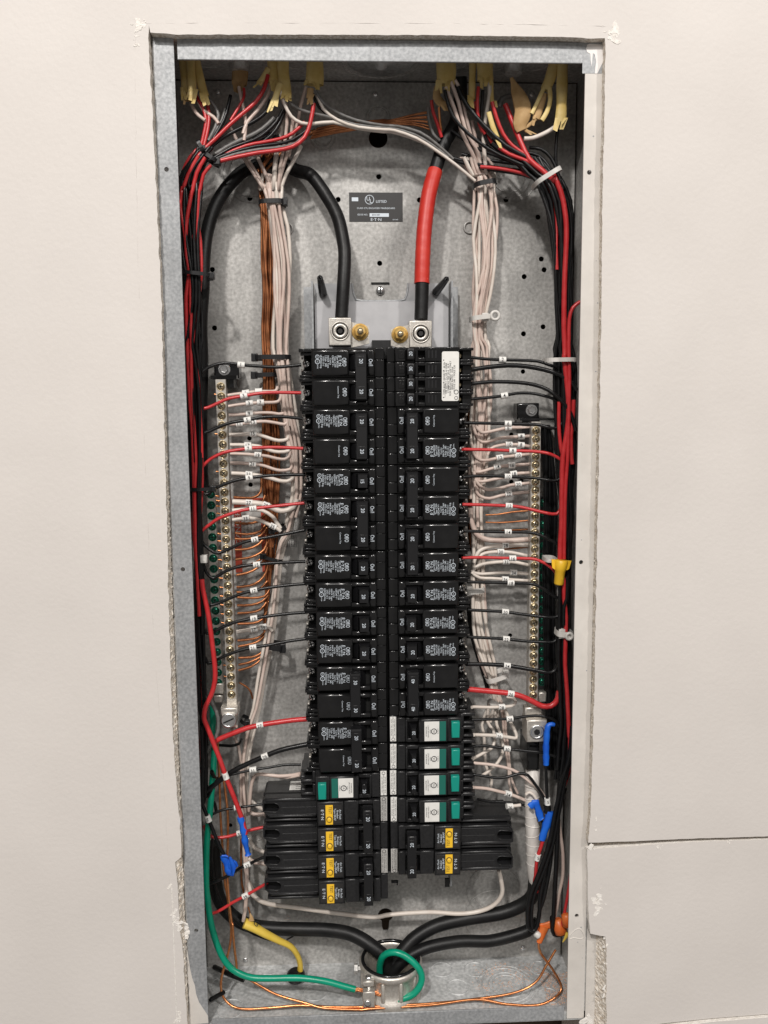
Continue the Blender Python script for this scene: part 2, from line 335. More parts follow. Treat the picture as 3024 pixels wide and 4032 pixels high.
kx, kz = P2('G', 112, 285); holes.append([(kx + .30*math.cos(a), kz + .30*math.sin(a)) for a in [math.radians(t) for t in range(-60, 241, 20)]] + [(kx - .13, kz - .55), (kx - .08, kz - .66), (kx + .08, kz - .66), (kx + .13, kz - .55)])
mb = MB(); mb.plate([(.05, -.05), (W-.05, -.05), (W-.05, -H+.05), (.05, -H+.05)], holes, DB, DB + .06)
mb.build('back_panel', M['galvin'], box)
for c, x, y, rs in [('G', 815, 120, (1.05, .82)), ('G', 815, 300, (1.15,)), ('A', 1240, 745, (.42, .3)), ('A', 1567, 625, (.42, .34)), ('C', 680, 60, (1.0, .8)), ('D', 880, 70, (1.0, .82, .6)), ('L3', 1000, 1500, (1.25, 1.0))]:
    mb = MB(); px, pz = P2(c, x, y)
    for r in rs: mb.ring((px, DB, pz), (0, 1, 0), r, .022, 40)
    if len(rs) > 1: mb.box(px - rs[0], px - rs[1], DB - .012, DB, pz - .08, pz + .08)
    mb.build('knockout', M['galvin'], box)
for c, x, y in [('C', 925, 440), ('D', 610, 430)]:
    mb = MB(); px, pz = P2(c, x, y); mb.ring((px, DB - .02, pz), (0, 1, 0), .2, .045, 24); mb.build('dimple', M['galvin'], box)
for name, a in (('side_wall', (-.05, .0, .05, DB+.06, -H, 0)), ('side_wall', (W, W+.05, .05, DB+.06, -H, 0)), ('top_wall', (-.05, W+.05, .05, DB+.06, 0, .05)), ('floor_plate', (-.05, W+.05, .05, DB+.06, -H-.05, ZF))):
    mb = MB(); mb.box(*a); mb.build(name, M['floor' if name == 'floor_plate' else 'galvin'], box)
def zfloor(c, x, y, z=ZF):      # where a line of sight meets a level plane
    a, b, s = CR[c]; sx, sy = a + x*s, b + y*s; d = AF*F + AR*(sx - 1512) + AU*(2016 - sy)
    return CAM + d*((z - CAM.z)/d.z)
for c, x, y, rs in [('E', 1120, 985, (.46,)), ('E', 720, 900, (.44,)), ('E', 430, 1120, (.5,)), ('G', 905, 740, (1.1, .95, .7, .55)), ('G', 585, 755, (.42,)), ('G', 480, 640, (.42,)), ('G', 1180, 810, (.4,)), ('G', 1120, 630, (.4,)), ('G', 700, 640, (.42,)), ('E', 370, 920, (.45,))]:
    p = zfloor(c, x, y); mb = MB()
    for r in rs: mb.ring((p.x, p.y, ZF), (0, 0, 1), r, .026, 36)
    mb.build('knockout', M['floor'], box)
for x, rs, d in ((7.2, (1.35, 1.15), 1.6), (4.3, (.5,), 1.7), (9.6, (.5,), 1.7), (12.4, (.5,), 1.7), (1.4, (.5,), 1.7), (2.8, (.5,), 1.7), (11, (.5,), 1.7)):
    mb = MB()
    for r in rs: mb.ring((x, d, 0), (0, 0, 1), r, .03, 36)
    mb.build('knockout', M['galvin'], box)
mb = MB(); mb.lathe((7.2, 1.6, 0), (0, 0, -1), [(1.1, 0), (1.1, .04), (.5, .05), (.5, .08), (.2, .12), (.2, .2), (.1, .24)], 24); mb.build('closing_plate', M['floor'], box)  # takes the lightened steel so it shows in the shaded top
for z in (-5.2, -7.4, -9.4, -11.8):
    mb = MB(); mb.ring((W, 1.75, z), (1, 0, 0), .5, .035, 28); mb.ring((W, 1.75, z), (1, 0, 0), .32, .03, 28); mb.build('knockout', M['galvin'], box)
def screw_mb(c, r=.11, axis=(0, -1, 0), hexa=False, h=.07):
    mb = MB()
    if hexa: mb.lathe(c, axis, [(r*1.35, 0), (r*1.35, .025), (r*1.3, .03)], 20).lathe(Vector(c) + Vector(axis)*.028, axis, [(r, 0), (r, h), (r*.85, h+.02), (r*.6, h+.015)], 6, smooth=False)
    else: mb.lathe(c, axis, [(r, 0), (r, h*.5), (r*.8, h*.9), (r*.3, h)], 16)
    return mb
for c, x, y, d in [('A', 1550, 485, DB), ('A', 615, 470, DB), ('E', 553, 718, DB), ('G', 1010, 497, DB), ('B', 895, 485, DB)]:
    px, pz = P2(c, x, y); screw_mb((px, d, pz), .10).build('rivet', M['zinc'], box)
# flanges
FW = .63
def hole_at(c, x, y): p = at(c, x, y, 0); return circle(p.x, p.z, .075, 14)
mb = MB(); mb.plate([(0, 0), (FW, 0), (FW, -H), (0, -H)], [hole_at('A', 310, 930), hole_at('L2', 55, 392), hole_at('E', 150, 482)], 0, .06)
mb.box(0, .04, .06, .3, -H, 0); lf = mb.build('side_flange', M['galv'], box)
mb = MB(); mb.plate([(W-FW, 0), (W, 0), (W, -H+.05), (W-FW, -H+.05)], [hole_at('B', 1237, 948), hole_at('R2', 1350, 315), hole_at('G', 1362, 288)], 0, .06)
rf = mb.build('side_flange', [M['cream']], box); rf['label'] = 'cream painted flange along the right side of the box'
mb = MB(); mb.box(FW + .10, W - FW - .07, .0, .06, -.64, .0, 0, .02); mb.build('top_flange', M['galv'], box)
mb = MB(); mb.box(FW + .14, W - FW - .10, .0, .06, -H, -H + .53, 0, .02); mb.build('bottom_flange', M['galv'], box)
# paint on the flanges
pts = [at('B', x, y, -.006) for x, y in [(1225, 190), (1240, 185), (1340, 192), (1335, 235), (1325, 280), (1300, 330), (1285, 362), (1270, 362), (1272, 330), (1278, 290), (1270, 250), (1258, 240), (1254, 290), (1250, 320), (1245, 285), (1243, 245), (1225, 235), (1218, 215)]]
mb = MB(); mb.prism([(p.x, p.z) for p in pts], -.014, .0); mb.build('paint_drip', M['whitepaint'], rf)
mb = MB(); a = at('B', 1199, 172, 0); b = at('B', 1318, 362, 0); mb.box(a.x, b.x, -.005, .0, b.z, -.0); mb.build('bare_metal_patch', M['galv'], rf)
pts = [at('E', x, y, -.006) for x, y in [(72, 600), (85, 690), (100, 790), (118, 870), (140, 930), (150, 1000), (175, 1070), (215, 1130), (245, 1175), (250, 1235), (92, 1250), (95, 1100), (84, 900), (72, 720)]]
mb = MB(); mb.prism([(p.x, p.z) for p in pts], -.01, .0); mb.build('paint_drip', M['cream'], lf)
for k, (c, x, y) in enumerate([('E', 60, 470), ('E', 70, 500), ('E', 55, 445)]):
    mb = MB(); p = at(c, x, y, -.02); mb.lathe((p.x, .0, p.z), (0, -1, 0), [(.14, 0), (.11, .03), (.05, .05)], 7, smooth=False, rot=k); mb.build('plaster_lump', M['plaster'], lf if k < 3 else rf)
mb = MB(); flakes(mb, 0, (2318, 4018), (.12, .08), 16, .13, WY + .1, 21); mb.build('torn_plaster', M['plaster'], wall2, kind='stuff')
rr = random.Random(5); mb = MB()
for k in range(16):
    t = rr.random(); z = -2 - t*30; x = W - FW + rr.uniform(.05, .6); r = rr.uniform(.01, .03)
    mb.lathe((x, 0, z), (0, -1, 0), [(r, 0), (r*.6, .006)], 6)
mb.build('paint_chip', M['galv'], rf, kind='stuff')
# loop mark of paint on the right flange
mb = MB(); mb.tube(spline([at('G', x, y, 0) for x, y in [(1318, 420), (1335, 395), (1375, 370), (1400, 395), (1408, 430), (1380, 440), (1345, 432), (1318, 440)]]), .02, 6); mb.build('paint_run', M['cream'], rf)
# nameplate
a = at('C', 1352, 188, DB - .012); b = at('D', 150, 390, DB - .012); mb = MB(); mb.box(a.x, b.x, DB - .012, DB, b.z, a.z)
plate = mb.build('nameplate', M['blacklabel'], box); plate['label'] = 'black printed nameplate on the back of the box'
mb = MB(); cx = (a.x + b.x)/2; wd = b.x - a.x; ht = a.z - b.z; yy = DB - .018
mb.ring((a.x + wd*.38, yy, a.z - ht*.25), (0, 1, 0), .155, .014, 28); mb.text('U', .19, a.x + wd*.355, yy, a.z - ht*.22); mb.text('L', .19, a.x + wd*.405, yy, a.z - ht*.30)
mb.text('LISTED', .13, a.x + wd*.60, yy, a.z - ht*.31); mb.text('CLASS CTL ENCLOSED PANELBOARD', .082, cx, yy, a.z - ht*.54); mb.text('ISSUE NO.', .085, a.x + wd*.25, yy, a.z - ht*.76)
mb.text('E\u00b7T\u00b7N', .14, a.x + wd*.50, yy, a.z - ht*.93, sx=1.2); mb.text('30-5149', .06, a.x + wd*.86, yy, a.z - ht*.93)
mb.box(a.x + wd*.05, a.x + wd*.17, yy, DB - .012, a.z - ht*.30, a.z - ht*.17); mb.box(a.x + wd*.38, a.x + wd*.74, yy, DB - .012, a.z - ht*.83, a.z - ht*.71)
mb.text('BD01487', .075, a.x + wd*.50, yy - .004, a.z - ht*.77, mi=1)
mb.build('lettering', [M['print'], M['ink']], plate)
# warning label low on the back
a = at('L1', 610, 1690, DB); b = at('L2', 965, 420, DB)
mb = MB(); mb.box(a.x, b.x, DB - .01, DB, b.z, a.z); dl = mb.build('warning_label', M['greylabel'], box)
mb = MB(); mb.box(a.x, a.x + .25, DB - .016, DB - .01, b.z, a.z); mb.box(b.x - .15, b.x, DB - .016, DB - .01, b.z, a.z); mb.box(a.x + .25, b.x - .15, DB - .016, DB - .01, a.z - .3, a.z); mb.build('red_band', M['redlabel'], dl)
mb = MB(); mb.text('DANGER', .24, a.x + .13, DB - .02, (a.z + b.z)/2 + .3, math.pi/2, 1, 1.3)
for k, t in enumerate(['HAZARDOUS VOLTAGE', 'WILL CAUSE INJURY', 'INSTALLATION BY', 'TRAINED PERSONS']): mb.text(t, .085, a.x + .36 + k*.13, DB - .013, (a.z + b.z)/2 + .1, math.pi/2, 0)
mb.build('lettering', [M['ink'], M['label']], dl)
a = at('L1', 1108, 1665, DB); b = at('L2', 1310, 425, DB); mb = MB(); mb.box(a.x, b.x, DB - .01, DB, b.z, a.z); wl = mb.build('wiring_label', M['greylabel'], box)
mb = MB()
for k in range(7): mb.text('WIRING DATA 120/240 V 60 Hz', .07, a.x + .08 + k*.085, DB - .014, (a.z + b.z)/2, math.pi/2)
mb.build('lettering', M['ink'], wl)
# pan that carries the breakers
def bx(c, x0, y0, x1, y1, d): a = at(c, x0, y0, d); b = at(c, x1, y1, d); return a.x, b.x, b.z, a.z
x0, x1, z0, z1 = bx('K', 270, 130, 1300, 640, 2.2)
nz = at('K', 770, 262, 2.2).z; nx0 = at('K', 560, 130, 2.2).x; nx1 = at('K', 990, 130, 2.2).x; k = .16
mb = MB(); mb.plate([(x0, z1), (nx0, z1), (nx0 + .03, nz + .3), (nx0 + .1, nz + .1), (nx0 + .3, nz), (nx1 - .3, nz), (nx1 - .1, nz + .1), (nx1 - .03, nz + .3), (nx1, z1), (x1, z1), (x1, -29.2), (x0, -29.2)], [], 2.17, 2.23)
pan = mb.build('bus_pan', M['pan'], box)
mb = MB(); mb.tube(spline([Vector((a_, 2.19, b_)) for a_, b_ in [(nx0, z1), (nx0 + .03, nz + .3), (nx0 + .1, nz + .1), (nx0 + .3, nz), (nx1 - .3, nz), (nx1 - .1, nz + .1), (nx1 - .03, nz + .3), (nx1, z1)]], 8), .045, 8); mb.build('rolled_edge', M['galv'], pan)
mb = MB()
for xa, xb in ((x0 - .10, x0 - .04), (x1 + .04, x1 + .10)): mb.box(xa, xb, 1.75, 2.9, -29.6, z1 + .02)
mb.box(x0 - .42, x0 - .10, 2.85, 2.9, -29.6, z1 - .02); mb.box(x1 + .10, x1 + .42, 2.85, 2.9, -29.6, z1 - .02); mb.build('rail', M['galv'], pan)
mb = MB(); a, b, c_, d_ = bx('K', 272, 268, 1298, 640, 2.16); mb.box(a, b, 2.14, 2.165, c_ - 1, d_); mb.build('insulator_sheet', mat('pale_fibre_sheet', (.40, .40, .415), (.45, .45, .465), .5, scale=90), pan)
p = at('K', 775, 185, DB); mb = screw_mb((p.x, DB, p.z), .16, hexa=False, h=.1); mb.build('slotted_screw', M['zinc'], box)
mb = MB(); mb.box(p.x - .02, p.x + .02, DB - .115, DB - .09, p.z - .13, p.z + .13); mb.build('slot', M['dark'], box)
a = at('K', 705, 122, DB); b = at('K', 845, 132, DB); mb = MB(); mb.box(a.x, b.x, DB - .06, DB + .01, b.z, a.z); mb.build('slot', M['dark'], box)
for x, y, xb, yb in ((335, 205, 312, 85), (1205, 195, 1285, 95)):
    a = at('K', x, y, 2.1); b = at('K', xb, yb, 1.2); mb = MB(); mb.tube([a, a.lerp(b, .5), b], [.15, .13, .10], 10); mb.tube([b, b + (b - a).normalized()*.12], .035, 6); mb.build('post', M['case'], box)
XC = 7.23; Z0 = -9.99           # centre line between the two breaker columns, middle of the first row
mb = MB(); mb.box(XC - .75, XC + .75, 1.9, 2.6, -29, Z0 + .5); a, b, c_, d_ = bx('K', 712, 565, 865, 640, 1.25); mb.box(a, b, 1.25, 2.2, c_ - .3, d_); mb.build('bus_base', M['casematte'], box)
mb = MB()
for c, x0_, y0_, x1_, y1_ in (('G', 150, 60, 195, 70), ('G', 185, 62, 193, 85), ('G', 500, 45, 530, 95)): a, b, c_, d_ = bx(c, x0_, y0_, x1_, y1_, 1.9); mb.box(a, b, 1.85, 1.95, c_, d_)
mb.build('bus_clip', M['case'], box)
# ---------------------------------------------------------------- lugs and bars
def lug(c, sx, label):
    x0, x1, z0, z1 = c; o = empty('main_lug', ((x0+x1)/2, 1.9, z0), label, 'lug', 'main lugs')
    mb = MB(); mb.box(x0, x1, 1.0, 1.75, z0, z1, 0, .03); mb.build('block', M['alu'], o)
    cx, cz = (x0+x1)/2 + .01, (z0+z1)/2 + .02
    mb = MB(); mb.lathe((cx, 1.0, cz), (0, -1, 0), [(.33, 0), (.33, .02), (.29, .03), (.28, .0), (.25, .0), (.24, .03), (.16, .035), (.13, -.02)], 28); s = mb.build('set_screw', M['alu'], o)
    mb = MB(); mb.lathe((cx, 1.0, cz), (0, -1, 0), [(.095, -.01), (.09, .004)], 6, smooth=False); mb.build('hex_socket', M['blacklabel'], s)
    xt = x1 if sx > 0 else x0; w_ = .62*sx
    mb = MB(); mb.prism([(xt, z1 - .12), (xt + w_*.55, z1 - .2), (xt + w_, z1 - .26), (xt + w_, z0 + .08), (xt + w_*.6, z0 + .02), (xt, z0 - .06)][::1 if sx < 0 else -1], 1.2, 1.35); mb.build('tongue', M['alu'], o)
    cx = xt + w_*.50; cz = (z0 + z1)/2
    mb = MB(); mb.lathe((cx, 1.2, cz), (0, -1, 0), [(.29, 0), (.29, .03), (.27, .05), (.21, .055), (.21, .08), (.18, .1)], 26); n = mb.build('flange_nut', M['brass'], o)
    mb = MB(); mb.lathe((cx, 1.12, cz), (0, -1, 0), [(.205, 0), (.205, .15), (.18, .18), (.12, .18)], 6, smooth=False); mb.build('hex', M['brass'], n)
    mb = MB(); mb.lathe((cx, 1.0, cz), (0, -1, 0), [(.11, 0), (.11, .16), (.09, .2), (.03, .22)], 14); mb.build('stud', M['screw'], n)
lug(bx('K', 377, 392, 553, 605, 1.0), 1, 'aluminium main lug clamping the plain black cable at left')
lug(bx('K', 998, 415, 1172, 620, 1.0), -1, 'aluminium main lug clamping the red taped cable at right')
def bar(name, top, bot, n, first, last, wd, d, dep, m, sm, label, cat='terminal bar', r=.125, deep=.16):
    a = at(*top, d); b = at(*bot, d); o = empty(name, (b.x, d + dep, b.z), label, cat, 'terminal bars in the side gutters')
    dx = (b - a).normalized(); mb = MB()
    vs = [Vector((p.x + s*wd/2, y, p.z)) for p in (a, b) for y in (d, d + dep) for s in (-1, 1)]
    mb.add(vs, [(0, 4, 5, 1), (1, 5, 7, 3), (0, 2, 6, 4), (2, 3, 7, 6), (0, 1, 3, 2), (4, 6, 7, 5)]); mb.build('bar', m, o)
    mb = MB(); sgn = 1 if wd > 0 else -1
    p0, p1 = a.lerp(b, first), a.lerp(b, last); me = None
    for k in range(n):
        p = p0.lerp(p1, k/(n-1)); p.y = d
        if me is None:
            mb = MB(); mb.lathe(p, (0, -1, 0), [(r*1.22, -.0), (r*1.22, .008), (r*1.02, .008), (r, -.06), (r*.96, -.02), (r*.9, .03), (r*.55, .05)], 14)
            s = mb.build('terminal_screw', sm, o, org=p); me = s.data
        else:
            s = bpy.data.objects.new('terminal_screw', me); col.objects.link(s); s.parent = o; s.location = (p - ORG[o.name])*U
            s.rotation_euler = (0, random.random()*3, 0)
    mb = MB()
    for k in range(n):
        p = p0.lerp(p1, k/(n-1)); q = random.random()*3; ca, sa = math.cos(q)*r*.7, math.sin(q)*r*.7; h = r*.13
        for u, v in ((ca, sa), (-sa, ca)):
            t = Vector((u, 0, v)); e = Vector((v, 0, -u))*.16
            mb.add([p + t + e - Vector((0, .055, 0)), p + t - e - Vector((0, .055, 0)), p - t - e - Vector((0, .055, 0)), p - t + e - Vector((0, .055, 0))], [(0, 1, 2, 3)])
    mb.build('screw_slots', M['dark'], o, kind='stuff')
    return o, a, b
NBL, a, b = bar('neutral_bar', ('L1', 465, 398), ('L2', 590, 1885), 34, .021, .962, .345, 1.65, .42, M['alu'], M['screw'], 'left aluminium neutral bar with a long column of brass coloured screws')
mb = MB(); p = at('L1', 535, 300, 1.9); mb.box(p.x - .55, p.x + .35, 1.75, 2.9, p.z - .3, p.z - .18); mb.box(p.x - .5, p.x + .38, 2.2, 2.9, p.z - .25, p.z + .25, 0, .05); mb.box(p.x - .38, p.x + .22, 1.95, 2.9, p.z - .6, p.z - .3); mb.build('bracket', M['case'], NBL)
p = at('L1', 505, 288, 2.15); screw_mb((p.x, 2.2, p.z), .16, hexa=True, h=.08).build('hex_screw', M['zinc'], NBL)
def end_lug(o, c, hexs, lab):
    x0, x1, z0, z1 = c
    mb = MB(); mb.box(x0, x1, 1.15, 2.0, z0, z1, 0, .04); mb.build('end_lug', M['alu'], o)
    cx, cz = (x0 + x1)/2, (z0 + z1)/2 - .02
    mb = MB(); mb.lathe((cx, 1.15, cz), (0, -1, 0), [(.27, 0), (.27, .03), (.22, .045), (.2, .03)], 24); s = mb.build('set_screw', M['zinc'], o)
    mb = MB()
    if hexs: mb.lathe((cx, 1.15, cz), (0, -1, 0), [(.12, .04), (.11, .05)], 6, smooth=False)
    else: mb.add([(cx - .19, 1.1, cz - .06), (cx - .17, 1.1, cz - .1), (cx + .19, 1.1, cz + .06), (cx + .17, 1.1, cz + .1)], [(0, 1, 2, 3)])
    mb.build('socket', M['dark'], s)
end_lug(NBL, bx('L2', 480, 1955, 625, 2110, 1.15), False, '')
mb = MB(); a_, b_, c_, d_ = bx('L2', 475, 1885, 690, 1960, 1.4); mb.box(a_, b_ - .1, 1.2, 1.9, c_, d_, 0, .05); mb.build('lug_top', M['alu'], NBL)
NBR, a, b = bar('neutral_bar', ('R1', 860, 858), ('R2', 825, 1900), 33, .03, .955, .335, 1.65, .42, M['alu'], M['screw'], 'right aluminium neutral bar with a long column of brass coloured screws')
mb = MB(); p = at('R1', 800, 740, 1.9); mb.box(p.x - .4, p.x + .9, 1.8, 2.9, p.z - .34, p.z - .26); mb.box(p.x - .42, p.x + .38, 2.2, 2.9, p.z - .3, p.z + .28, 0, .06); mb.box(p.x - .3, p.x + .35, 1.95, 2.9, p.z - .8, p.z - .34); mb.build('bracket', M['case'], NBR)
p = at('R1', 812, 735, 2.15); screw_mb((p.x, 2.2, p.z), .16, hexa=True, h=.08).build('hex_screw', M['zinc'], NBR)
c = bx('R2', 762, 2040, 975, 2212, 1.15); end_lug(NBR, (c[0], c[1], at('R3', 800, 203, 1.15).z, c[3]), True, '')
mb = MB(); a_, b_, c_, d_ = bx('R2', 740, 1900, 930, 2030, 1.5); mb.box(a_, b_, 1.5, 1.9, c_, d_, 0, .06); mb.build('lug_top', M['alu'], NBR)
mb = MB(); x0_, x1_, z0_, z1_ = bx('R3', 765, 200, 895, 510, 1.5); mb.box(x0_, x1_, 1.5, 2.8, z0_, z1_, 0, .08); mb.build('bracket', M['case'], NBR)
GBL, a, b = bar('ground_bar', ('L1', 355, 1560), ('L2', 445, 1690), 19, .04, .97, .30, 2.1, .4, M['alu'], M['greenscrew'], 'left ground bar with green screws beside the left neutral bar')
mb = MB(); x0_, x1_, z0_, z1_ = bx('L2', 385, 1640, 505, 1850, 2.0); mb.box(x0_, x1_, 2.0, 2.5, z0_ + .35, z1_, 0, .04); mb.box(x0_, x1_ - .06, 2.05, 2.5, z0_, z0_ + .28, 0, .04); mb.build('end_lug', M['alu'], GBL)
GBR, a, b = bar('ground_bar', ('R1', 945, 1680), ('R2', 925, 1720), 18, .03, .95, .27, 2.5, .4, M['casematte'], M['greenscrew'], 'right ground bar with green screws half hidden behind the right neutral bar')  # matte black puts the gutter's deep shade into the bar's colour
p = at('R2', 925, 1760, 2.2); mb = MB(); mb.box(p.x - .14, p.x + .14, 2.1, 2.6, p.z - .25, p.z + .12, 0, .04); mb.build('end_lug', M['alu'], GBR)

# ---------------------------------------------------------------- breakers (built for the left column: -x is outward; the right column is turned half round)
def case_pole(mb, z, on=True, single=True):
    B = lambda u0, u1, y0, y1, a, b, c=0, mi=0: mb.box(-u0, -u1, y0, y1, z + a, z + b, mi, c)
    B(.03, 2.5, 1.0, 2.6, -.488, .488)                       # base
    B(.03, .36, .90, 1.0, -.488, .10, .02); B(.03, .36, .86, 1.0, .11, .488, .02)
    B(.36, .62, .58, 1.0, -.45, .43, .075)                   # raised face, inner end
    B(1.22, 2.47, .58, 1.0, -.45, .43, .075)                 # raised face, printed end
    B(.60, 1.24, .58, 1.0, .27, .43, .075); B(.60, 1.24, .58, 1.0, -.45, -.29, .06)
    B(.60, 1.24, .86, 1.0, -.30, .28, 0, 1)                  # bottom of the handle slot
    B(2.48, 2.93, 1.0, 2.6, .37, .488, .02); B(2.48, 2.88, 1.1, 2.6, .26, .36, .02)
    B(2.48, 2.92, 1.0, 2.6, -.488, -.40, .02); B(2.48, 2.86, 1.1, 2.6, -.39, -.27, .02)
    B(2.48, 2.80, 1.75, 2.6, -.27, .26, 0, 1)
    if single:                                               # lip of the label window
        mb.add([(-u, .572, z + b) for u, b in [(2.42, .30), (1.95, .30), (1.93, .24), (1.72, .24), (1.70, .30), (1.28, .30), (1.28, .285), (1.71, .285), (1.74, .225), (1.91, .225), (1.94, .285), (2.42, .285)]], [(0, 1, 10, 11), (1, 2, 9, 10), (2, 3, 8, 9), (3, 4, 7, 8), (4, 5, 6, 7)])
def ul(mb, u, z, y):
    mb.ring((-u, y, z + .13), (0, 1, 0), .062, .009, 16, 4); mb.text('U', .075, -u, y, z + .14, -math.pi/2); mb.ring((-u, y, z - .03), (0, 1, 0), .075, .011, 16, 4); mb.text('UL', .07, -u, y, z - .03, -math.pi/2, sx=.8); mb.text('LISTED', .05, -u, y, z - .19, -math.pi/2)
D = -math.pi/2
def print_pole(mb, z, kind, amps, on=True, dim=''):
    mb.text('On/I', .20, -.50, .572, z - .02, D, sx=.66); mb.text('Off/O', .20, -1.39, .572, z + .0, D, sx=.60)
    if kind == 'full':
        for k, (t, sz) in enumerate([('E\u00b7T\u00b7N', .13), ('Type BR%s' % dim, .082), ('Type C%s' % dim, .082), ('120/240 V~', .082), ('CurrLt', .082), ('HACR Type', .082), (('2 Pole  240' if '2' == dim[:1] else '1 Pole  120'), .082), ('STD-13-1', .082), ('LR43556 Eng.', .082)]):
            mb.text(t, sz, -1.53 - k*.079, .572, z + .04 - (k % 3)*.012, D, sx=1.0 if k else 1.15)
        ul(mb, 2.28, z + .05, .572)
    elif kind == 'common': mb.text('Common Trip', .068, -1.60, .572, z - .0, D)
def terminal(o, z, clamp=True):
    mb = MB(); mb.lathe((-2.68, 1.62, z + .02), (-.25, -1, 0), [(.14, 0), (.14, .10), (.12, .13), (.04, .14)], 14); s = mb.build('terminal_screw', M['zinc'], o)
    mb = MB()
    for q in (.4, 1.97):
        t = Vector((math.cos(q), 0, math.sin(q))); e = Vector((-t.z, 0, t.x)); c = Vector((-2.715, 1.46, z + .02))
        mb.add([c + t*.1 + e*.018, c + t*.1 - e*.018, c - t*.1 - e*.018, c - t*.1 + e*.018], [(0, 1, 2, 3)])
    mb.build('cross_slot', M['dark'], s)
    mb = MB(); mb.box(-2.88, -2.80, 1.45, 1.75, z - .25, z - .17, 0, .02); mb.box(-2.88, -2.82, 1.4, 1.75, z + .16, z + .22, 0, .02); mb.build('clamp_plate', M['alu'], o)
def handle(o, zs, amps, on, tie):
    u0, u1 = (.66, 1.0) if on else (.98, 1.30); uc = (u0 + u1)/2; mb = MB()
    if tie:
        zm = (zs[0] + zs[1])/2; hh = .79
        mb.add([(-u1 - .0, .16, zm - hh + .05), (-u0, .16, zm - hh + .05), (-u0, .16, zm + hh - .05), (-u1, .16, zm + hh - .05), (-u1 - .03, .22, zm - hh), (-u0 + .03, .22, zm - hh), (-u0 + .03, .22, zm + hh), (-u1 - .03, .22, zm + hh),
                (-u1 - .03, .62, zm - hh), (-u0 + .03, .62, zm - hh), (-u0 + .03, .62, zm + hh), (-u1 - .03, .62, zm + hh)],
               [(0, 1, 2, 3)] + [(a + i, a + (i+1) % 4, a + 4 + (i+1) % 4, a + 4 + i) for a in (0, 4) for i in range(4)] + [(11, 10, 9, 8)])
        for z in zs:                                        # windows in the tie bar where the numbers sit
            mb.box(-u1 + .05, -u0 - .05, .15, .17, z - .17, z + .17, 0, .01)
    else:
        z = zs[0]
        mb.add([(-u1 + .04, .24, z - .22), (-u0 - .0, .24, z - .22), (-u0 - .0, .24, z + .22), (-u1 + .04, .24, z + .22), (-u1 - .05, .84, z - .27), (-u0 + .06, .84, z - .27), (-u0 + .06, .84, z + .27), (-u1 - .05, .84, z + .27)],
               [(0, 1, 2, 3)] + [(i, (i+1) % 4, 4 + (i+1) % 4, 4 + i) for i in range(4)])
        mb.box(-u1 + .10, -u0 - .10, .22, .3, z + .225, z + .235, 1)
    h = mb.build('handle', [M['handle'], M['dark']], o)
    mb = MB()
    for z in zs:                                            # sloping slide under each handle
        ua = u1 + (.02 if on else -.34); ub = ua + (.20 if on else -.20); ua, ub = (ua, ub)
        mb.add([(-ua, .5, z - .25), (-ub, .84, z - .25), (-ub, .84, z + .25), (-ua, .5, z + .25), (-ua, .84, z - .25), (-ua, .84, z + .25)], [(0, 1, 2, 3), (0, 4, 1), (3, 2, 5)] if ub > ua else [(3, 2, 1, 0), (0, 1, 4), (3, 5, 2)])
    mb.build('slide', M['handle'], o)
    for z in zs: mb = MB(); mb.text(amps, .18, -uc + .0, .142 if tie else .232, z + (0.0), D, sx=.9); mb.build('rating', M['print'], h)
def standard(kind, amps, on=True, cat='breaker'):
    o = empty('circuit_breaker', (0, 2.6, 0)); zs = [.5, -.5] if kind == 2 else [0]
    ORG[o.name] = Vector((0, 0, 0))
    mb = MB()
    for z in zs: case_pole(mb, z, on, kind == 1)
    mb.build('case', [M['case'], M['dark']], o)
    mb = MB()
    for i, z in enumerate(zs): print_pole(mb, z, 'full' if i == 0 else 'common', amps, on, ('2' if kind == 2 else '1') + amps)
    mb.build('lettering', M['print'], o)
    for z in zs: terminal(o, z)
    handle(o, zs, amps, on, kind == 2)
    return o
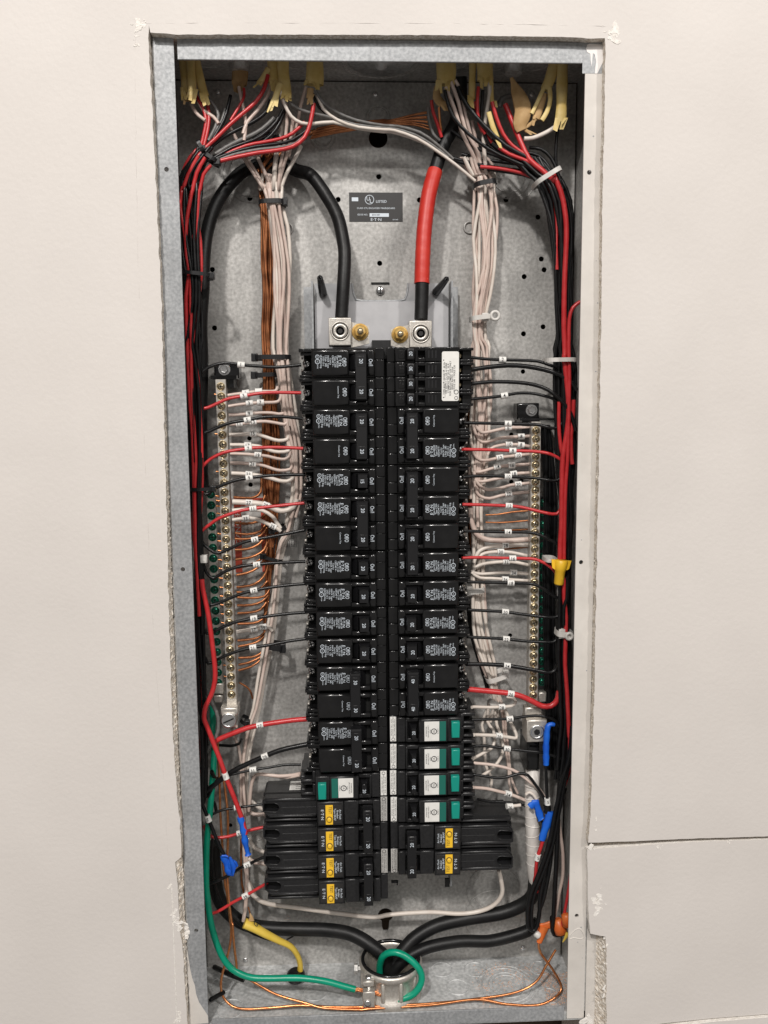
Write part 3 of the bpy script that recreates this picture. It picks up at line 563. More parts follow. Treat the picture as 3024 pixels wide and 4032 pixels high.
def quad():
    o = empty('circuit_breaker', (0, 2.6, 0)); ORG[o.name] = Vector((0, 0, 0)); mb = MB()
    for z in (.75, .25, -.25, -.75):
        B = lambda u0, u1, y0, y1, a, b, c=0, mi=0: mb.box(-u0, -u1, y0, y1, z + a, z + b, mi, c)
        B(.03, 2.5, .95, 2.6, -.245, .245); B(.03, .30, .80, .95, -.24, .24, .02); B(.31, .66, .62, .95, -.24, .24, .03); B(.98, 1.08, .62, .95, -.24, .24, .02); B(1.08, 1.32, .62, .95, .12, .24, .02); B(1.08, 1.32, .62, .95, -.24, -.12, .02); B(1.08, 1.32, .90, .95, -.12, .12, 0, 1)
        B(1.32, 2.49, .62, .95, -.24, .24, .03); B(2.5, 3.02, .95, 2.6, .15, .24, .02); B(2.5, 3.02, .95, 2.6, -.24, -.15, .02); B(2.66, 2.98, 1.15, 2.6, -.15, .15, .02, 0); B(2.5, 2.66, 1.6, 2.6, -.15, .15, 0, 1)
        B(.42, .62, .60, .63, -.14, .14, .015)
    mb.build('case', [M['case'], M['dark']], o)
    mb = MB()
    for z in (.75, .25, -.25, -.75):
        u = .46; mb.tube([Vector((-u - .02, .598, z + .10)), Vector((-u - .02, .598, z - .08)), Vector((-u - .12, .598, z + .02)), Vector((-u - .12, .598, z - .10))], .006, 4)
        for k in range(3): mb.box(-1.42 - k*.12, -1.42 - k*.12 - .05, .612, .62, z - .13, z + .13)
    mb.build('embossing', M['handle'], o)
    for z, a in ((.75, '20'), (.25, '30'), (-.25, '30'), (-.75, '20')):
        mb = MB(); mb.box(-.70, -.95, .42, .95, z - .19, z + .19, 0, .04); h = mb.build('handle', M['handle'], o); mb = MB(); mb.text(a, .17, -.825, .412, z, D, sx=.9); mb.build('rating', M['print'], h)
        mb = MB(); mb.lathe((-2.58, 1.35, z), (0, -1, 0), [(.10, 0), (.10, .08), (.05, .1)], 12); mb.build('terminal_screw', M['screw'], o)
    mb = MB(); mb.box(-.76, -.89, .46, .6, -.1, .1, 0, .02); mb.build('handle_tie', M['handle'], o)
    r = .06; mb = MB(); pts = []
    for cx, cz, a0 in ((-1.89 - r, .82 - r, 0), (-2.47 + r, .82 - r, 90), (-2.47 + r, -.84 + r, 180), (-1.89 - r, -.84 + r, 270)):
        pts += [(cx + r*math.cos(math.radians(a0 + t)), cz + r*math.sin(math.radians(a0 + t))) for t in (0, 30, 60, 90)]
    mb.prism(pts[::-1], .600, .618); l = mb.build('rating_label', M['label'], o)
    mb = MB()
    for k, t in enumerate(['TYPE BQC  120/240 V~  60 Hz', 'USE 60/75 C Cu OR Al WIRE', 'COMMON TRIP 30 A  20 A', 'FOR REPLACEMENT USE ONLY', 'SERIES RATED  10 kA', '2 POLE 240  1 POLE 120']): mb.text(t, .085, -1.97 - k*.07, .594, .06, D)
    mb.ring((-2.38, .594, .72), (0, 1, 0), .055, .008, 16, 4); mb.ring((-2.38, .594, .52), (0, 1, 0), .07, .01, 16, 4)
    for z in (.7, .2, -.2, -.55): mb.lathe((-1.95, .6, z), (0, -1, 0), [(.02, 0), (.02, .006)], 8)
    mb.tube([Vector((-1.95, .597, .7)), Vector((-2.0, .597, .7)), Vector((-2.0, .597, .2)), Vector((-1.95, .597, .2))], .005, 4)
    mb.build('lettering', M['ink'], l)
    return o
def gfci():
    o = empty('circuit_breaker', (0, 2.6, 0)); ORG[o.name] = Vector((0, 0, 0)); mb = MB()
    B = lambda u0, u1, y0, y1, a, b, c=0, mi=0: mb.box(-u0, -u1, y0, y1, a, b, mi, c)
    B(.03, 2.6, 1.0, 2.6, -.488, .488); B(.03, .30, .86, 1.0, -.488, .488, .02); B(.31, .60, .72, 1.0, -.46, .44, .03); B(.60, .66, .66, 1.0, -.40, .40, .02)
    B(.66, 1.02, .80, 1.0, -.40, .40, 0, 1); B(.62, 1.06, .68, 1.0, .30, .44, .03); B(.62, 1.06, .68, 1.0, -.46, -.32, .03); B(1.06, 2.10, .56, 1.0, -.44, .42, .05); B(2.10, 2.60, .60, 1.0, -.46, .42, .04)
    for a in (.245, -.245):                                 # two hooked terminal shrouds
        B(2.61, 3.1, 1.1, 2.6, a + .14, a + .235, .03); B(2.61, 2.72, .95, 2.6, a - .2, a + .235, .03); B(2.61, 3.15, 1.0, 2.6, a - .235, a - .10, .05); B(2.72, 3.0, 1.6, 2.6, a - .1, a + .14, 0, 1)
        B(3.0, 3.18, 1.2, 2.6, a - .2, a - .05, .04)
    mb.build('case', [M['casematte'], M['dark']], o)
    mb = MB(); mb.box(-.05, -.27, .845, .86, -.46, .46, 0, .008); l = mb.build('rating_label', M['label'], o)
    mb = MB()
    for k, t in enumerate(['GFTCB120  120 V~  60 Hz', 'LOAD POWER  LOAD NEUTRAL', 'USE COPPER WIRE ONLY']): mb.text(t, .056, -.10 - k*.058, .841, -.06, D)
    mb.ring((-.16, .841, .38), (0, 1, 0), .055, .008, 16, 4); mb.build('lettering', M['ink'], l)
    mb = MB(); mb.add([(-.80, .34, -.20), (-.94, .34, -.20), (-.94, .34, .20), (-.80, .34, .20), (-.70, .8, -.24), (-1.0, .8, -.24), (-1.0, .8, .24), (-.70, .8, .24)][::1], [(3, 2, 1, 0)] + [(4 + i, 4 + (i+1) % 4, (i+1) % 4, i) for i in range(4)])
    mb.lathe((-.87, .36, .16), (0, 0, 1), [(.055, 0), (.055, .07), (.03, .07)], 10); h = mb.build('handle', M['handle'], o)
    mb = MB(); mb.text('20', .16, -.87, .33, -.04, D, sx=.9); mb.build('rating', M['print'], h)
    mb = MB(); mb.box(-1.26, -1.79, .545, .56, -.36, .36, 0, .006); l = mb.build('paper_label', M['label'], o)
    mb = MB(); mb.ring((-1.60, .540, .0), (0, 1, 0), .095, .014, 20, 4); mb.text('UL', .10, -1.60, .540, 0, D); mb.text('CLASS A', .055, -1.74, .540, 0, D); mb.text('GROUND FAULT', .058, -1.40, .540, 0, D); mb.text('INTERRUPTER', .058, -1.33, .540, 0, D); mb.text('LISTED', .05, -1.47, .540, 0, D); mb.build('lettering', M['ink'], l)
    mb = MB(); mb.box(-1.80, -2.03, .545, .56, -.36, .36, 0, .006); mb.build('green_band', M['green'], o)
    mb = MB(); mb.box(-2.22, -2.51, .42, .6, -.36, .22, 0, .035); mb.build('test_button', M['teal'], o)
    return o
def afci():
    o = empty('circuit_breaker', (0, 2.6, 0)); ORG[o.name] = Vector((0, 0, 0)); mb = MB()
    for z in (.5, -.5):
        B = lambda u0, u1, y0, y1, a, b, c=0, mi=0: mb.box(-u0, -u1, y0, y1, z + a, z + b, mi, c)
        B(.03, 2.58, 1.0, 2.4, -.488, .488); B(.03, .30, .88, 1.0, -.488, .488, .02); B(.31, .56, .66, 1.0, -.45, .44, .03); B(.56, 1.08, .66, 1.0, .30, .44, .03); B(.56, 1.08, .66, 1.0, -.45, -.30, .03); B(.56, 1.08, .86, 1.0, -.3, .3, 0, 1); B(1.08, 1.60, .66, 1.0, -.45, .44, .04)
        B(1.62, 2.56, .56, 1.0, -.44, .46, .05)
        ho = [(-4.62, z - .02), (-4.62, z - .02)][:0]
        ho = [(-4.50, z + .30), (-4.52, z + .0)] + [(-4.10 + .17*math.sin(math.radians(t)), z + .13 - .17*math.cos(math.radians(t))) for t in range(0, 181, 20)]
        mb.plate([(-2.59, z + .488), (-4.46, z + .488), (-4.55, z + .40), (-4.55, z + .02), (-4.36, z - .16), (-2.59, z - .16)], [ho], .92, 1.25)
        B(2.62, 4.42, .86, .95, .36, .487, .05); B(2.62, 4.32, .90, 1.02, -.255, -.165, .04)
        mb.tube([Vector((a_, .92, b_)) for a_, b_ in ho], .022, 8); mb.tube([Vector((a_, .92, z + b_)) for a_, b_ in ((-2.62, .475), (-4.455, .475), (-4.535, .395), (-4.535, .03), (-4.355, -.147), (-2.62, -.147))], .016, 6)
        mb.tube([Vector((-2.62, 1.0, z - .243)), Vector((-4.355, 1.0, z - .243)), Vector((-4.52, 1.0, z - .03))], .014, 6); mb.tube([Vector((-2.62, 1.0, z - .38)), Vector((-4.45, 1.0, z - .38))], .016, 6); mb.tube([Vector((-3.85, .922, z + .13)), Vector((-2.62, .922, z + .13))], .010, 5)
        B(2.59, 4.54, 1.25, 1.4, -.15, .488, 0, 1)
        mb.prism([(-2.59, z - .17), (-4.33, z - .17), (-4.50, z - .02), (-4.53, z - .02), (-4.36, z - .25), (-2.59, z - .25)][::-1], 1.0, 2.4)
        B(2.59, 4.40, 1.14, 2.4, -.36, -.26, .02); B(2.59, 4.46, .98, 2.4, -.44, -.345, .04); B(2.59, 4.44, 1.2, 2.4, -.488, -.43)
        mb.prism([(-2.59, z + .48), (-4.46, z + .48), (-4.55, z + .40), (-4.55, z - .3), (-2.59, z - .3)][::-1], 1.4, 2.4)
    mb.build('case', [M['casematte'], M['dark']], o)
    mb = MB(); mb.box(-.04, -.27, .862, .88, -.46, .46, 0, .008); l = mb.build('rating_label', M['greylabel'], o)
    l.location.z = .5*U; ORG[l.name] = Vector((0, 0, .5))
    mb = MB()
    for k, t in enumerate(['COMBINATION ARC FAULT 120 V~', 'CIRCUIT INTERRUPTER 60 Hz', 'LOAD NEUTRAL  LOAD POWER']): mb.text(t, .055, -.095 - k*.06, .858, .44, D)
    mb.ring((-.16, .858, .88), (0, 1, 0), .06, .009, 16, 4); mb.build('lettering', M['ink'], l)
    for z in (.5, -.5):
        mb = MB(); mb.box(-1.68, -2.50, .545, .56, z - .35, z + .36, 0, .006); p = mb.build('test_plate', M['blacklabel'], o)
        mb = MB(); mb.box(-2.0, -2.26, .53, .545, z - .37, z + .36, 0, .005); mb.build('yellow_band', M['yellow'], p)
        mb = MB(); mb.lathe((-2.13, .53, z - .17), (0, -1, 0), [(.105, 0), (.105, .012), (.08, .012)], 18, 0); mb.lathe((-2.13, .51, z - .17), (0, -1, 0), [(.082, 0), (.08, .05), (.05, .06)], 18, 1); mb.build('test_button', [M['ink'], M['yellow']], p)
        mb = MB(); mb.text('TEST', .15, -2.10, .526, z + .17, D, 1, .85); mb.text('E\u00b7T\u00b7N', .14, -2.38, .54, z + 0, D, 0, 1.2)
        for k, t in enumerate(['Arc Fault', 'Breaker', 'Type BRAF']): mb.text(t, .10, -1.74 - k*.095, .54, z + .0, D)
        mb.build('lettering', [M['print'], M['ink']], p)
    u0, u1 = .60, .92
    handle_at = (u0 + u1)/2; mb = MB(); zm, hh = 0, .80
    mb.box(-u0, -u1, .14, .60, -hh, hh, 0, .05)
    for z in (.5, -.5): mb.add([(-u1, .4, z - .26), (-u1 - .16, .86, z - .26), (-u1 - .16, .86, z + .26), (-u1, .4, z + .26)], [(0, 1, 2, 3)]); mb.box(-u0 - .04, -u1 + .04, .125, .15, z - .17, z + .17, 0, .01)
    h = mb.build('handle', M['handle'], o)
    for z in (.5, -.5): mb = MB(); mb.text('20', .19, -handle_at, .12, z, D, sx=.9); mb.build('rating', M['print'], h)
    return o
proto = {}
def breaker(kind, col_, row, label, dz=0):
    right = col_ == 'R'
    if kind not in proto:
        o = {'2x20': lambda: standard(2, '20'), '2x30off': lambda: standard(2, '30', False), '2x20off': lambda: standard(2, '20', False), '2x40': lambda: standard(2, '40'),
             '15': lambda: standard(1, '15'), '20': lambda: standard(1, '20'), 'quad': quad, 'gfci': gfci, 'afci': afci}[kind]()
        proto[kind] = o
    else: o = copy_tree(proto[kind])
    o.location = Vector((XC + (.02 if right else -.02), 0, Z0 - row + dz))*U
    o.location += Vector((random.uniform(-.012, .012), random.uniform(-.02, .01), random.uniform(-.008, .008)))*U
    o.rotation_euler = (random.uniform(-.006, .006), (math.pi if right else 0) + random.uniform(-.005, .005), 0)
    tag(o, label, 'circuit breaker', 'circuit breakers in the two columns')
    return o
two = 'two pole breaker marked 20, switched on, '
breaker('2x20', 'L', .5, two + 'at the top of the left column'); breaker('2x20', 'L', 2.5, two + 'second from top in the left column')
breaker('15', 'L', 4, 'black single breaker marked 15 in the left column'); breaker('2x20', 'L', 5.5, two + 'just below the breaker marked 15')
for r, t in ((7, 'first of four single breakers marked 20 in the left column'), (8, 'second of four single breakers marked 20 in the left column'), (9, 'third of four single breakers marked 20 in the left column'), (10, 'last of four single breakers marked 20 in the left column')): breaker('20', 'L', r, 'black ' + t)
breaker('2x30off', 'L', 11.5, 'black two pole breaker marked 30, switched off, in the left column'); breaker('2x20off', 'L', 13.5, 'black two pole breaker marked 20, switched off, above the left green button breaker')
breaker('gfci', 'L', 15, 'single breaker with green test button at the foot of the left column')
breaker('afci', 'L', 16.5, 'upper left pair of long breakers with yellow test strips'); breaker('afci', 'L', 18.5, 'lowest left pair of long breakers with yellow test strips')
af = [o for o in col.objects if o.get('label', '').startswith('upper left pair of long')][0]
mb = MB(); mb.box(-3.05, -3.62, 1.55, 2.3, .989, .993); l = mb.build('paper_label', M['label'], af, org=(0, 0, 0)); l.location = (0, 0, 0); ORG[l.name] = Vector((0, 0, 0))
mb = MB()
for k in range(4): mb.box(-3.1, -3.4, 1.65 + k*.15, 1.68 + k*.15, .993, .996)
mb.build('lettering', M['ink'], l, org=(0, 0, 0)).location = (0, 0, 0)
breaker('quad', 'R', .5, 'four slot breaker marked 20 30 30 20 with a white label, top right'); breaker('2x20', 'R', 2.5, two + 'just below the white labelled breaker')
breaker('2x20', 'R', 4.5, two + 'middle of the three at upper right'); breaker('2x20', 'R', 6.5, two + 'lowest of the three at upper right')
for r, t in ((8, 'first of three single breakers marked 20 in the right column'), (9, 'middle of three single breakers marked 20 in the right column'), (10, 'last of three single breakers marked 20 in the right column')): breaker('20', 'R', r, 'black ' + t)
breaker('2x40', 'R', 11.5, 'black two pole breaker marked 40 in the right column')
for r, t in ((13, 'top'), (14, 'second'), (15, 'third'), (16, 'lowest')): breaker('gfci', 'R', r, 'breaker with teal test button, %s of the four in the right column' % t)
breaker('afci', 'R', 17.5, 'right pair of long breakers with yellow test strips')
# ---------------------------------------------------------------- wires and cables
def path(c, pts, d):
    n = len(pts); out = []
    for i, p in enumerate(pts):
        cc = c
        if isinstance(p[0], str): cc, p = p[0], p[1:]
        dd = p[2] if len(p) > 2 else (d if not isinstance(d, tuple) else d[0] + (d[1] - d[0])*i/max(1, n-1))
        out.append(at(cc, p[0], p[1], dd))
    return out
def wire(c, pts, d, r, m, label, group=None, cat='wire', name='wire', tags=(), seg=8, step=4, jit=0):
    P = path(c, pts, d); C = spline(P, step)
    mb = MB(); mb.tube(C, r, seg); o = tag(mb.build(name, M[m] if isinstance(m, str) else m, org=P[0]), label, cat, group)
    for t in tags:
        x, y, s = t[:3]; best = min(range(1, len(C)-1), key=lambda i: (C[i] - at(t[3] if len(t) > 3 else c, x, y, C[i].y)).length)
        q = C[best]; dr = (C[best+1] - C[best-1]).normalized()
        mb = MB(); R = max(r*1.15, .11); mb.lathe(q - dr*.115, dr, [(R, 0), (R*.97, .12), (R*1.02, .24)], 14); k = mb.build('number_sleeve', M['label'], o, org=q)
        ang = math.atan2(dr.z, dr.x)
        if abs(math.cos(ang)) < .5: ang = 0
        elif math.cos(ang) < 0: ang += math.pi
        if s: mb = MB(); mb.text(s, .175, q.x, q.y - R - .006, q.z, ang, sx=.95); mb.build('number', M['ink'], k)
    return o
rw = .058
HOT = 'numbered hot wires to the breakers'
NTH = 'first second third fourth fifth sixth seventh eighth ninth tenth eleventh twelfth thirteenth'.split(); seen = {}
def hot(c, pts, num, colour, side, tags, r=rw, d=(1.25, 1.3)):
    m = {'black': 'wblack', 'red': 'wred'}[colour]
    k = seen.get((colour, side), 0); seen[(colour, side)] = k + 1
    wire(c, pts, d, r, m, '%s wire sleeved %s, %s %s one from the top entering the %s breakers' % (colour, num, NTH[k], colour, side), HOT, tags=tags)
A1 = (1.2, 1.35)
hot('L1', [(225, 400), (245, 345), (330, 270), (450, 228), (560, 222), (690, 240), (900, 255), (1080, 265), (1345, 240)], '1', 'black', 'left', [(690, 238, '1')])
hot('L1', [(225, 690), (245, 715), (330, 705), (450, 650), (560, 605), (720, 578), (900, 548), (1080, 540), (1345, 545)], '3', 'red', 'left', [(720, 578, '3')])
hot('L1', [(240, 1020), (265, 990), (350, 960), (470, 905), (600, 865), (760, 840), (900, 812), (1050, 802), (1200, 808), (1360, 826)], '5', 'black', 'left', [(755, 840, '5')])
hot('L1', [(245, 1380), (270, 1345), (350, 1270), (450, 1215), (560, 1180), (770, 1150), (900, 1140), (1100, 1138), (1365, 1150)], '7', 'red', 'left', [(770, 1152, '7')])
hot('L1', [(300, 1650), (340, 1640), (420, 1580), (520, 1535), (640, 1495), (780, 1470), (950, 1448), (1100, 1440), (1390, 1435)], '9', 'black', 'left', [(785, 1465, '9')])
hot('L1', [(250, 2075), (275, 2035), (360, 1970), (450, 1910), (580, 1860), (700, 1825), (820, 1805), (1000, 1785), (1180, 1765), (1380, 1743)], '11', 'red', 'left', [(818, 1807, '11')])
hot('L2', [(255, 70), (275, 110), (320, 155), (390, 205), (450, 215), (560, 170), (700, 105), (840, 68), (1000, 40), (1150, 12), (1390, -38)], '13', 'black', 'left', [(845, 70, '13')])
hot('L2', [(275, 320), (290, 365), (320, 440), (380, 490), (440, 460), (560, 395), (700, 355), (860, 340), (1000, 325), (1200, 315), (1390, 306)], '15', 'black', 'left', [(858, 342, '15')])
hot('L2', [(290, 760), (335, 785), (430, 765), (560, 710), (700, 655), (830, 622), (1000, 590), (1200, 565), (1400, 548)], '17', 'black', 'left', [(828, 622, '17')])
hot('L2', [(290, 1040), (315, 1090), (370, 1080), (470, 1030), (600, 975), (720, 945), (830, 925), (1000, 900), (1200, 875), (1400, 860)], '19', 'black', 'left', [(828, 925, '19')])
hot('L2', [(300, 1350), (330, 1415), (405, 1390), (480, 1350), (600, 1300), (720, 1265), (820, 1243), (1000, 1215), (1200, 1175), (1400, 1148)], '21', 'black', 'left', [(820, 1243, '21')])
hot('L3', [(395, 215), (430, 180), (500, 145), (600, 105), (750, 48), (895, 15), ('L2', 1050, 2063), ('L2', 1250, 2035), ('L2', 1410, 2022)], '27', 'red', 'left', [(895, 15, '27')], .095)
hot('L3', [(300, 750), (340, 710), (410, 655), (480, 600), (600, 515), (750, 440), (950, 352), (1100, 292), (1250, 255), (1415, 222)], '29', 'black', 'left', [(950, 352, '29')], .092)
hot('L3', [(330, 800), (420, 620), (520, 575), (640, 540), (750, 515), (820, 500), (1000, 475), (1150, 448), (1340, 445)], '31', 'black', 'left', [(822, 503, '31')], .05)
hot('L3', [(330, 1010), (380, 985), (480, 940), (600, 920), (700, 905), (820, 890), (960, 868)], '33', 'black', 'left', [(650, 918, '33')], .05)
hot('L3', [(285, 1110), (305, 1165), (345, 1215), (430, 1240), (560, 1225), (680, 1188), (820, 1150), (965, 1120)], '35', 'red', 'left', [(672, 1190, '35')])
hot('L3', [(280, 1780), (320, 1760), (400, 1720), (560, 1650), (680, 1570), (760, 1535), (850, 1490), (970, 1435)], '37', 'black', 'left', [(742, 1543, '37')])
hot('L3', [(275, 2040), (305, 2052), (380, 2065), (480, 2020), (600, 1945), (740, 1870), (860, 1800), (985, 1728)], '39', 'red', 'left', [(742, 1870, '39')])
# right column
hot('R1', [(140, 160), (165, 160), (300, 175), (490, 185), (700, 190), (880, 200), (1000, 240), (1120, 280), (1180, 330)], '2', 'black', 'right', [(493, 182, '2')], .055)
wire('R1', [(140, 292), (170, 290), (330, 265), (550, 245), (750, 255), (950, 292), (1120, 350), (1250, 440), (1300, 520)], (1.25, 1.1), .082, 'wblack', 'thick black taped wire from second slot of the white labelled breaker', HOT)
wire('R1', [(140, 447), (165, 445), (350, 425), (550, 425), (750, 440), (920, 480), (1060, 560), (1200, 700), (1265, 850), (1290, 960)], (1.25, 1.05), .068, 'wblack', 'plain black wire from third slot of the white labelled breaker', HOT)
hot('R1', [(150, 610), (180, 610), (350, 595), (510, 575), (650, 548), (800, 548), (920, 570), (1040, 605), (1110, 660)], '4', 'black', 'right', [(520, 575, '4')], .055)
hot('R1', [(60, 868), (85, 870), (300, 875), (550, 880), (750, 885), (900, 895), (1030, 930), (1110, 915), (1140, 870)], '6', 'black', 'right', [(550, 882, '6')])
hot('R1', [(60, 1160), (80, 1160), (250, 1163), (450, 1168), (600, 1175), (800, 1180), (950, 1195), (1050, 1225), (1130, 1275), (1150, 1330)], '8', 'red', 'right', [(565, 1177, '8')])
hot('R1', [(60, 1460), (80, 1460), (200, 1450), (400, 1450), (550, 1457), (750, 1465), (900, 1480), (1050, 1502), (1120, 1478), (1150, 1420)], '10', 'black', 'right', [(550, 1463, '10')])
hot('R1', [(60, 1760), (80, 1760), (300, 1765), (560, 1775), (700, 1790), (850, 1825), (980, 1855), (1085, 1862), (1130, 1800), (1150, 1740)], '12', 'red', 'right', [(575, 1776, '12')])
hot('R1', [(70, 2050), (90, 2050), (300, 2055), (550, 2060), (780, 2065), (900, 2090), (1000, 2140), (1100, 2195), (1130, 2250)], '14', 'black', 'right', [(580, 2062, '14')])
hot('R2', [(60, 268), (80, 266), (250, 262), (450, 268), (600, 272), (800, 275), (900, 300), (1000, 355), (1070, 425), (1090, 520)], '16', 'red', 'right', [(585, 275, '16')])
hot('R2', [(110, 530), (140, 530), (350, 535), (580, 540), (750, 545), (850, 560), (950, 610), (1050, 680), (1100, 705)], '18', 'black', 'right', [(580, 543, '18')])
hot('R2', [(110, 833), (140, 835), (350, 845), (520, 855), (700, 880), (850, 900), (1000, 915), (1095, 905), (1130, 850)], '20', 'black', 'right', [(520, 855, '20')])
hot('R2', [(110, 1128), (140, 1130), (350, 1140), (530, 1150), (700, 1170), (850, 1180), (1000, 1185), (1065, 1175), (1095, 1120)], '22', 'black', 'right', [(527, 1150, '22')])
hot('R2', [(100, 1423), (120, 1425), (300, 1425), (540, 1440), (700, 1465), (850, 1490), (980, 1515), (1060, 1500), (1095, 1430)], '24', 'black', 'right', [(540, 1445, '24')], .078)
hot('R2', [(110, 1698), (135, 1700), (300, 1715), (450, 1730), (580, 1745), (700, 1775), (820, 1830), (920, 1880), (1020, 1880), (1090, 1815), (1110, 1720)], '26', 'red', 'right', [(572, 1744, '26')], .105)
hot('R2', [(160, 2032), (190, 2030), (350, 2025), (570, 2020), (700, 2000), (850, 1985), (980, 2000), (1070, 2040), (1115, 2110)], '28', 'black', 'right', [(565, 2012, '28')], .055)
wire('R3', [(165, 248), (190, 245), (300, 240), (540, 270), (750, 295), (940, 315), (1080, 360), (1160, 400)], (1.3, 1.2), .055, 'wblack', 'black wire leaving the second teal button breaker at right', HOT, tags=[(543, 275, '30')])
wire('R3', [(175, 552), (200, 555), (330, 575), (450, 590), (560, 575), (680, 540), (770, 560), (850, 660), (920, 760), (965, 850)], (1.3, 1.1), .055, 'wblack', 'black wire arching from the third teal button breaker to the blue tape', HOT)
wire('R3', [(225, 822), (250, 825), (380, 850), (500, 850), (720, 885), (800, 920)], (1.4, 1.7), .05, 'wblack', 'black wire from the lowest teal button breaker at right', HOT)
# neutral wires, left
NG = 'white neutral wires to the terminal bars'
def neu(c, pts, what, tags=(), r=.058, d=(1.85, 2.0), m='wpink', cat='wire'):
    wire(c, pts, d, r, m, what, NG, tags=tags)
lw = 'pale neutral wire at left marked '
neu('L1', [(540, 572), (620, 560), (740, 545), (880, 528), (1000, 530), (1070, 520), (1085, 470)], lw + '1 above the red wire 3', [(755, 535, '1'), (900, 528, '')])
neu('L1', [(550, 692), (650, 675), (780, 660), (900, 650), (1000, 650), (1090, 640), (1120, 590), (1115, 520)], lw + '3 and 7', [(785, 658, '3'), (925, 652, '7')])
neu('L1', [(555, 787), (650, 780), (780, 770), (900, 760), (1020, 762), (1100, 775), (1150, 765)], lw + '9', [(780, 772, '9')])
neu('L1', [(565, 888), (670, 882), (820, 865), (950, 855), (1060, 870), (1160, 888), (1190, 860)], lw + '11 and 13', [(672, 884, '11'), (825, 865, '13')])
neu('L1', [(555, 1000), (680, 998), (820, 990), (900, 1005), (1000, 1040), (1100, 1065), (1190, 1050), (1210, 1000)], lw + '15', [(822, 990, '15')], .066, m='wwhite')
neu('L1', [(570, 1110), (680, 1110), (760, 1115), (880, 1125), (1000, 1170), (1100, 1188), (1210, 1175), (1225, 1120)], lw + '17', [(758, 1113, '17')], .064, m='wwhite')
neu('L1', [(570, 1205), (700, 1210), (870, 1222), (980, 1235), (1080, 1260), (1160, 1268), (1215, 1235), (1225, 1180)], lw + '19', [(870, 1222, '19')])
neu('L1', [(570, 1310), (700, 1310), (815, 1318), (930, 1335), (1030, 1370), (1120, 1390), (1225, 1375), (1245, 1320)], lw + '21', [(815, 1318, '21')])
neu('L1', [(585, 1420), (700, 1425), (850, 1440), (1000, 1470), (1100, 1500), (1190, 1507), (1250, 1475), (1260, 1420)], 'pale neutral wire at left passing behind the black wire 9', [(770, 1432, '23')], .072, m='wwhite')
neu('L1', [(595, 1730), (700, 1735), (850, 1745), (960, 1765), (1080, 1820), (1160, 1830), (1260, 1790), (1300, 1700)], 'thick white neutral wire at left marked 27 and 29', [(765, 1740, '27'), (945, 1762, '29')], .098, m='wwhite')
neu('L1', [(595, 1825), (700, 1815), (800, 1815), (920, 1825), (1030, 1890), (1080, 1960), (1120, 2020)], 'white neutral wire at left curling down behind the red wire 11', [], .07, m='wwhite')
neu('L1', [(595, 1930), (700, 1915), (780, 1908), (880, 1930), (980, 1970), (1080, 2020), (1120, 2050)], lw + '33 and 35', [(755, 1910, '33'), (1035, 1995, '35')], .072, m='wwhite')
neu('L2', [(640, 1072), (760, 1055), (830, 1045), (930, 1020), (990, 1020), (1030, 1060)], lw + '37 and 39', [(825, 1045, '37'), (935, 1022, '39')], .072, m='wwhite')
# neutral wires, right
rl = 'pale neutral wire at right marked '
neu('R1', [(200, 900), (250, 965), (300, 978), (430, 950), (550, 925), (660, 922), (790, 920)], rl + '6, uppermost on the bar', [(555, 928, '6')])
neu('R1', [(165, 880), (230, 1050), (310, 1080), (450, 1040), (600, 1025), (790, 1015)], rl + '8, second on the bar', [(660, 1023, '8')])
neu('R1', [(330, 1220), (370, 1150), (450, 1120), (560, 1105), (690, 1110), (790, 1128)], rl + '10 just above the red wire 8', [(580, 1108, '10'), (690, 1110, '8')])
neu('R1', [(160, 1100), (180, 1210), (250, 1275), (350, 1275), (460, 1250), (660, 1225), (795, 1210)], rl + '12 just below the red wire 8', [(460, 1250, '12'), (655, 1224, '10')])
neu('R1', [(190, 1330), (200, 1405), (300, 1392), (430, 1350), (590, 1335), (790, 1320)], rl + '14 and 16', [(432, 1352, '14'), (590, 1336, '16')])
neu('R1', [(180, 1400), (210, 1490), (270, 1510), (400, 1485), (520, 1460), (610, 1425), (795, 1415)], rl + '18 crossing behind the black wire 10', [(612, 1428, '18')])
neu('R1', [(190, 1480), (260, 1570), (350, 1600), (480, 1580), (580, 1550), (660, 1540), (790, 1525)], rl + '20 just below the black wire 10', [(655, 1542, '20')])
neu('R1', [(180, 1500), (210, 1620), (260, 1675), (350, 1695), (450, 1670), (555, 1645), (795, 1625)], rl + '22 above the red wire 12', [(555, 1645, '22')])
neu('R1', [(145, 1800), (150, 1920), (200, 2070), (280, 2130), (400, 2152), (600, 2152), (770, 2140)], 'thick unmarked pale neutral wire below the black wire 14', [], .098)
neu('R2', [(180, 320), (205, 250), (245, 190), (330, 150), (450, 135), (600, 128), (770, 130)], 'white neutral wire at right marked 28', [(525, 132, '28')], .072, m='wwhite')
neu('R2', [(240, 270), (270, 230), (350, 207), (470, 200), (600, 210), (760, 243)], 'white neutral wire at right marked 30 above the red wire 16', [(462, 203, '30')], .064, m='wwhite')
neu('R2', [(165, 440), (185, 390), (235, 350), (330, 325), (530, 308), (650, 318), (785, 348)], 'white neutral wire at right marked 32 below the red wire 16', [(527, 308, '32')], .064, m='wwhite')
neu('R2', [(160, 400), (190, 430), (270, 442), (400, 432), (520, 425), (610, 428), (775, 440)], 'white neutral wire at right marked 34', [(610, 430, '34')], .064, m='wwhite')
neu('R2', [(170, 440), (250, 485), (380, 490), (520, 500), (620, 507), (770, 515)], 'white neutral wire at right marked 36 just above the black wire 18', [(515, 500, '36')], .058, m='wwhite')
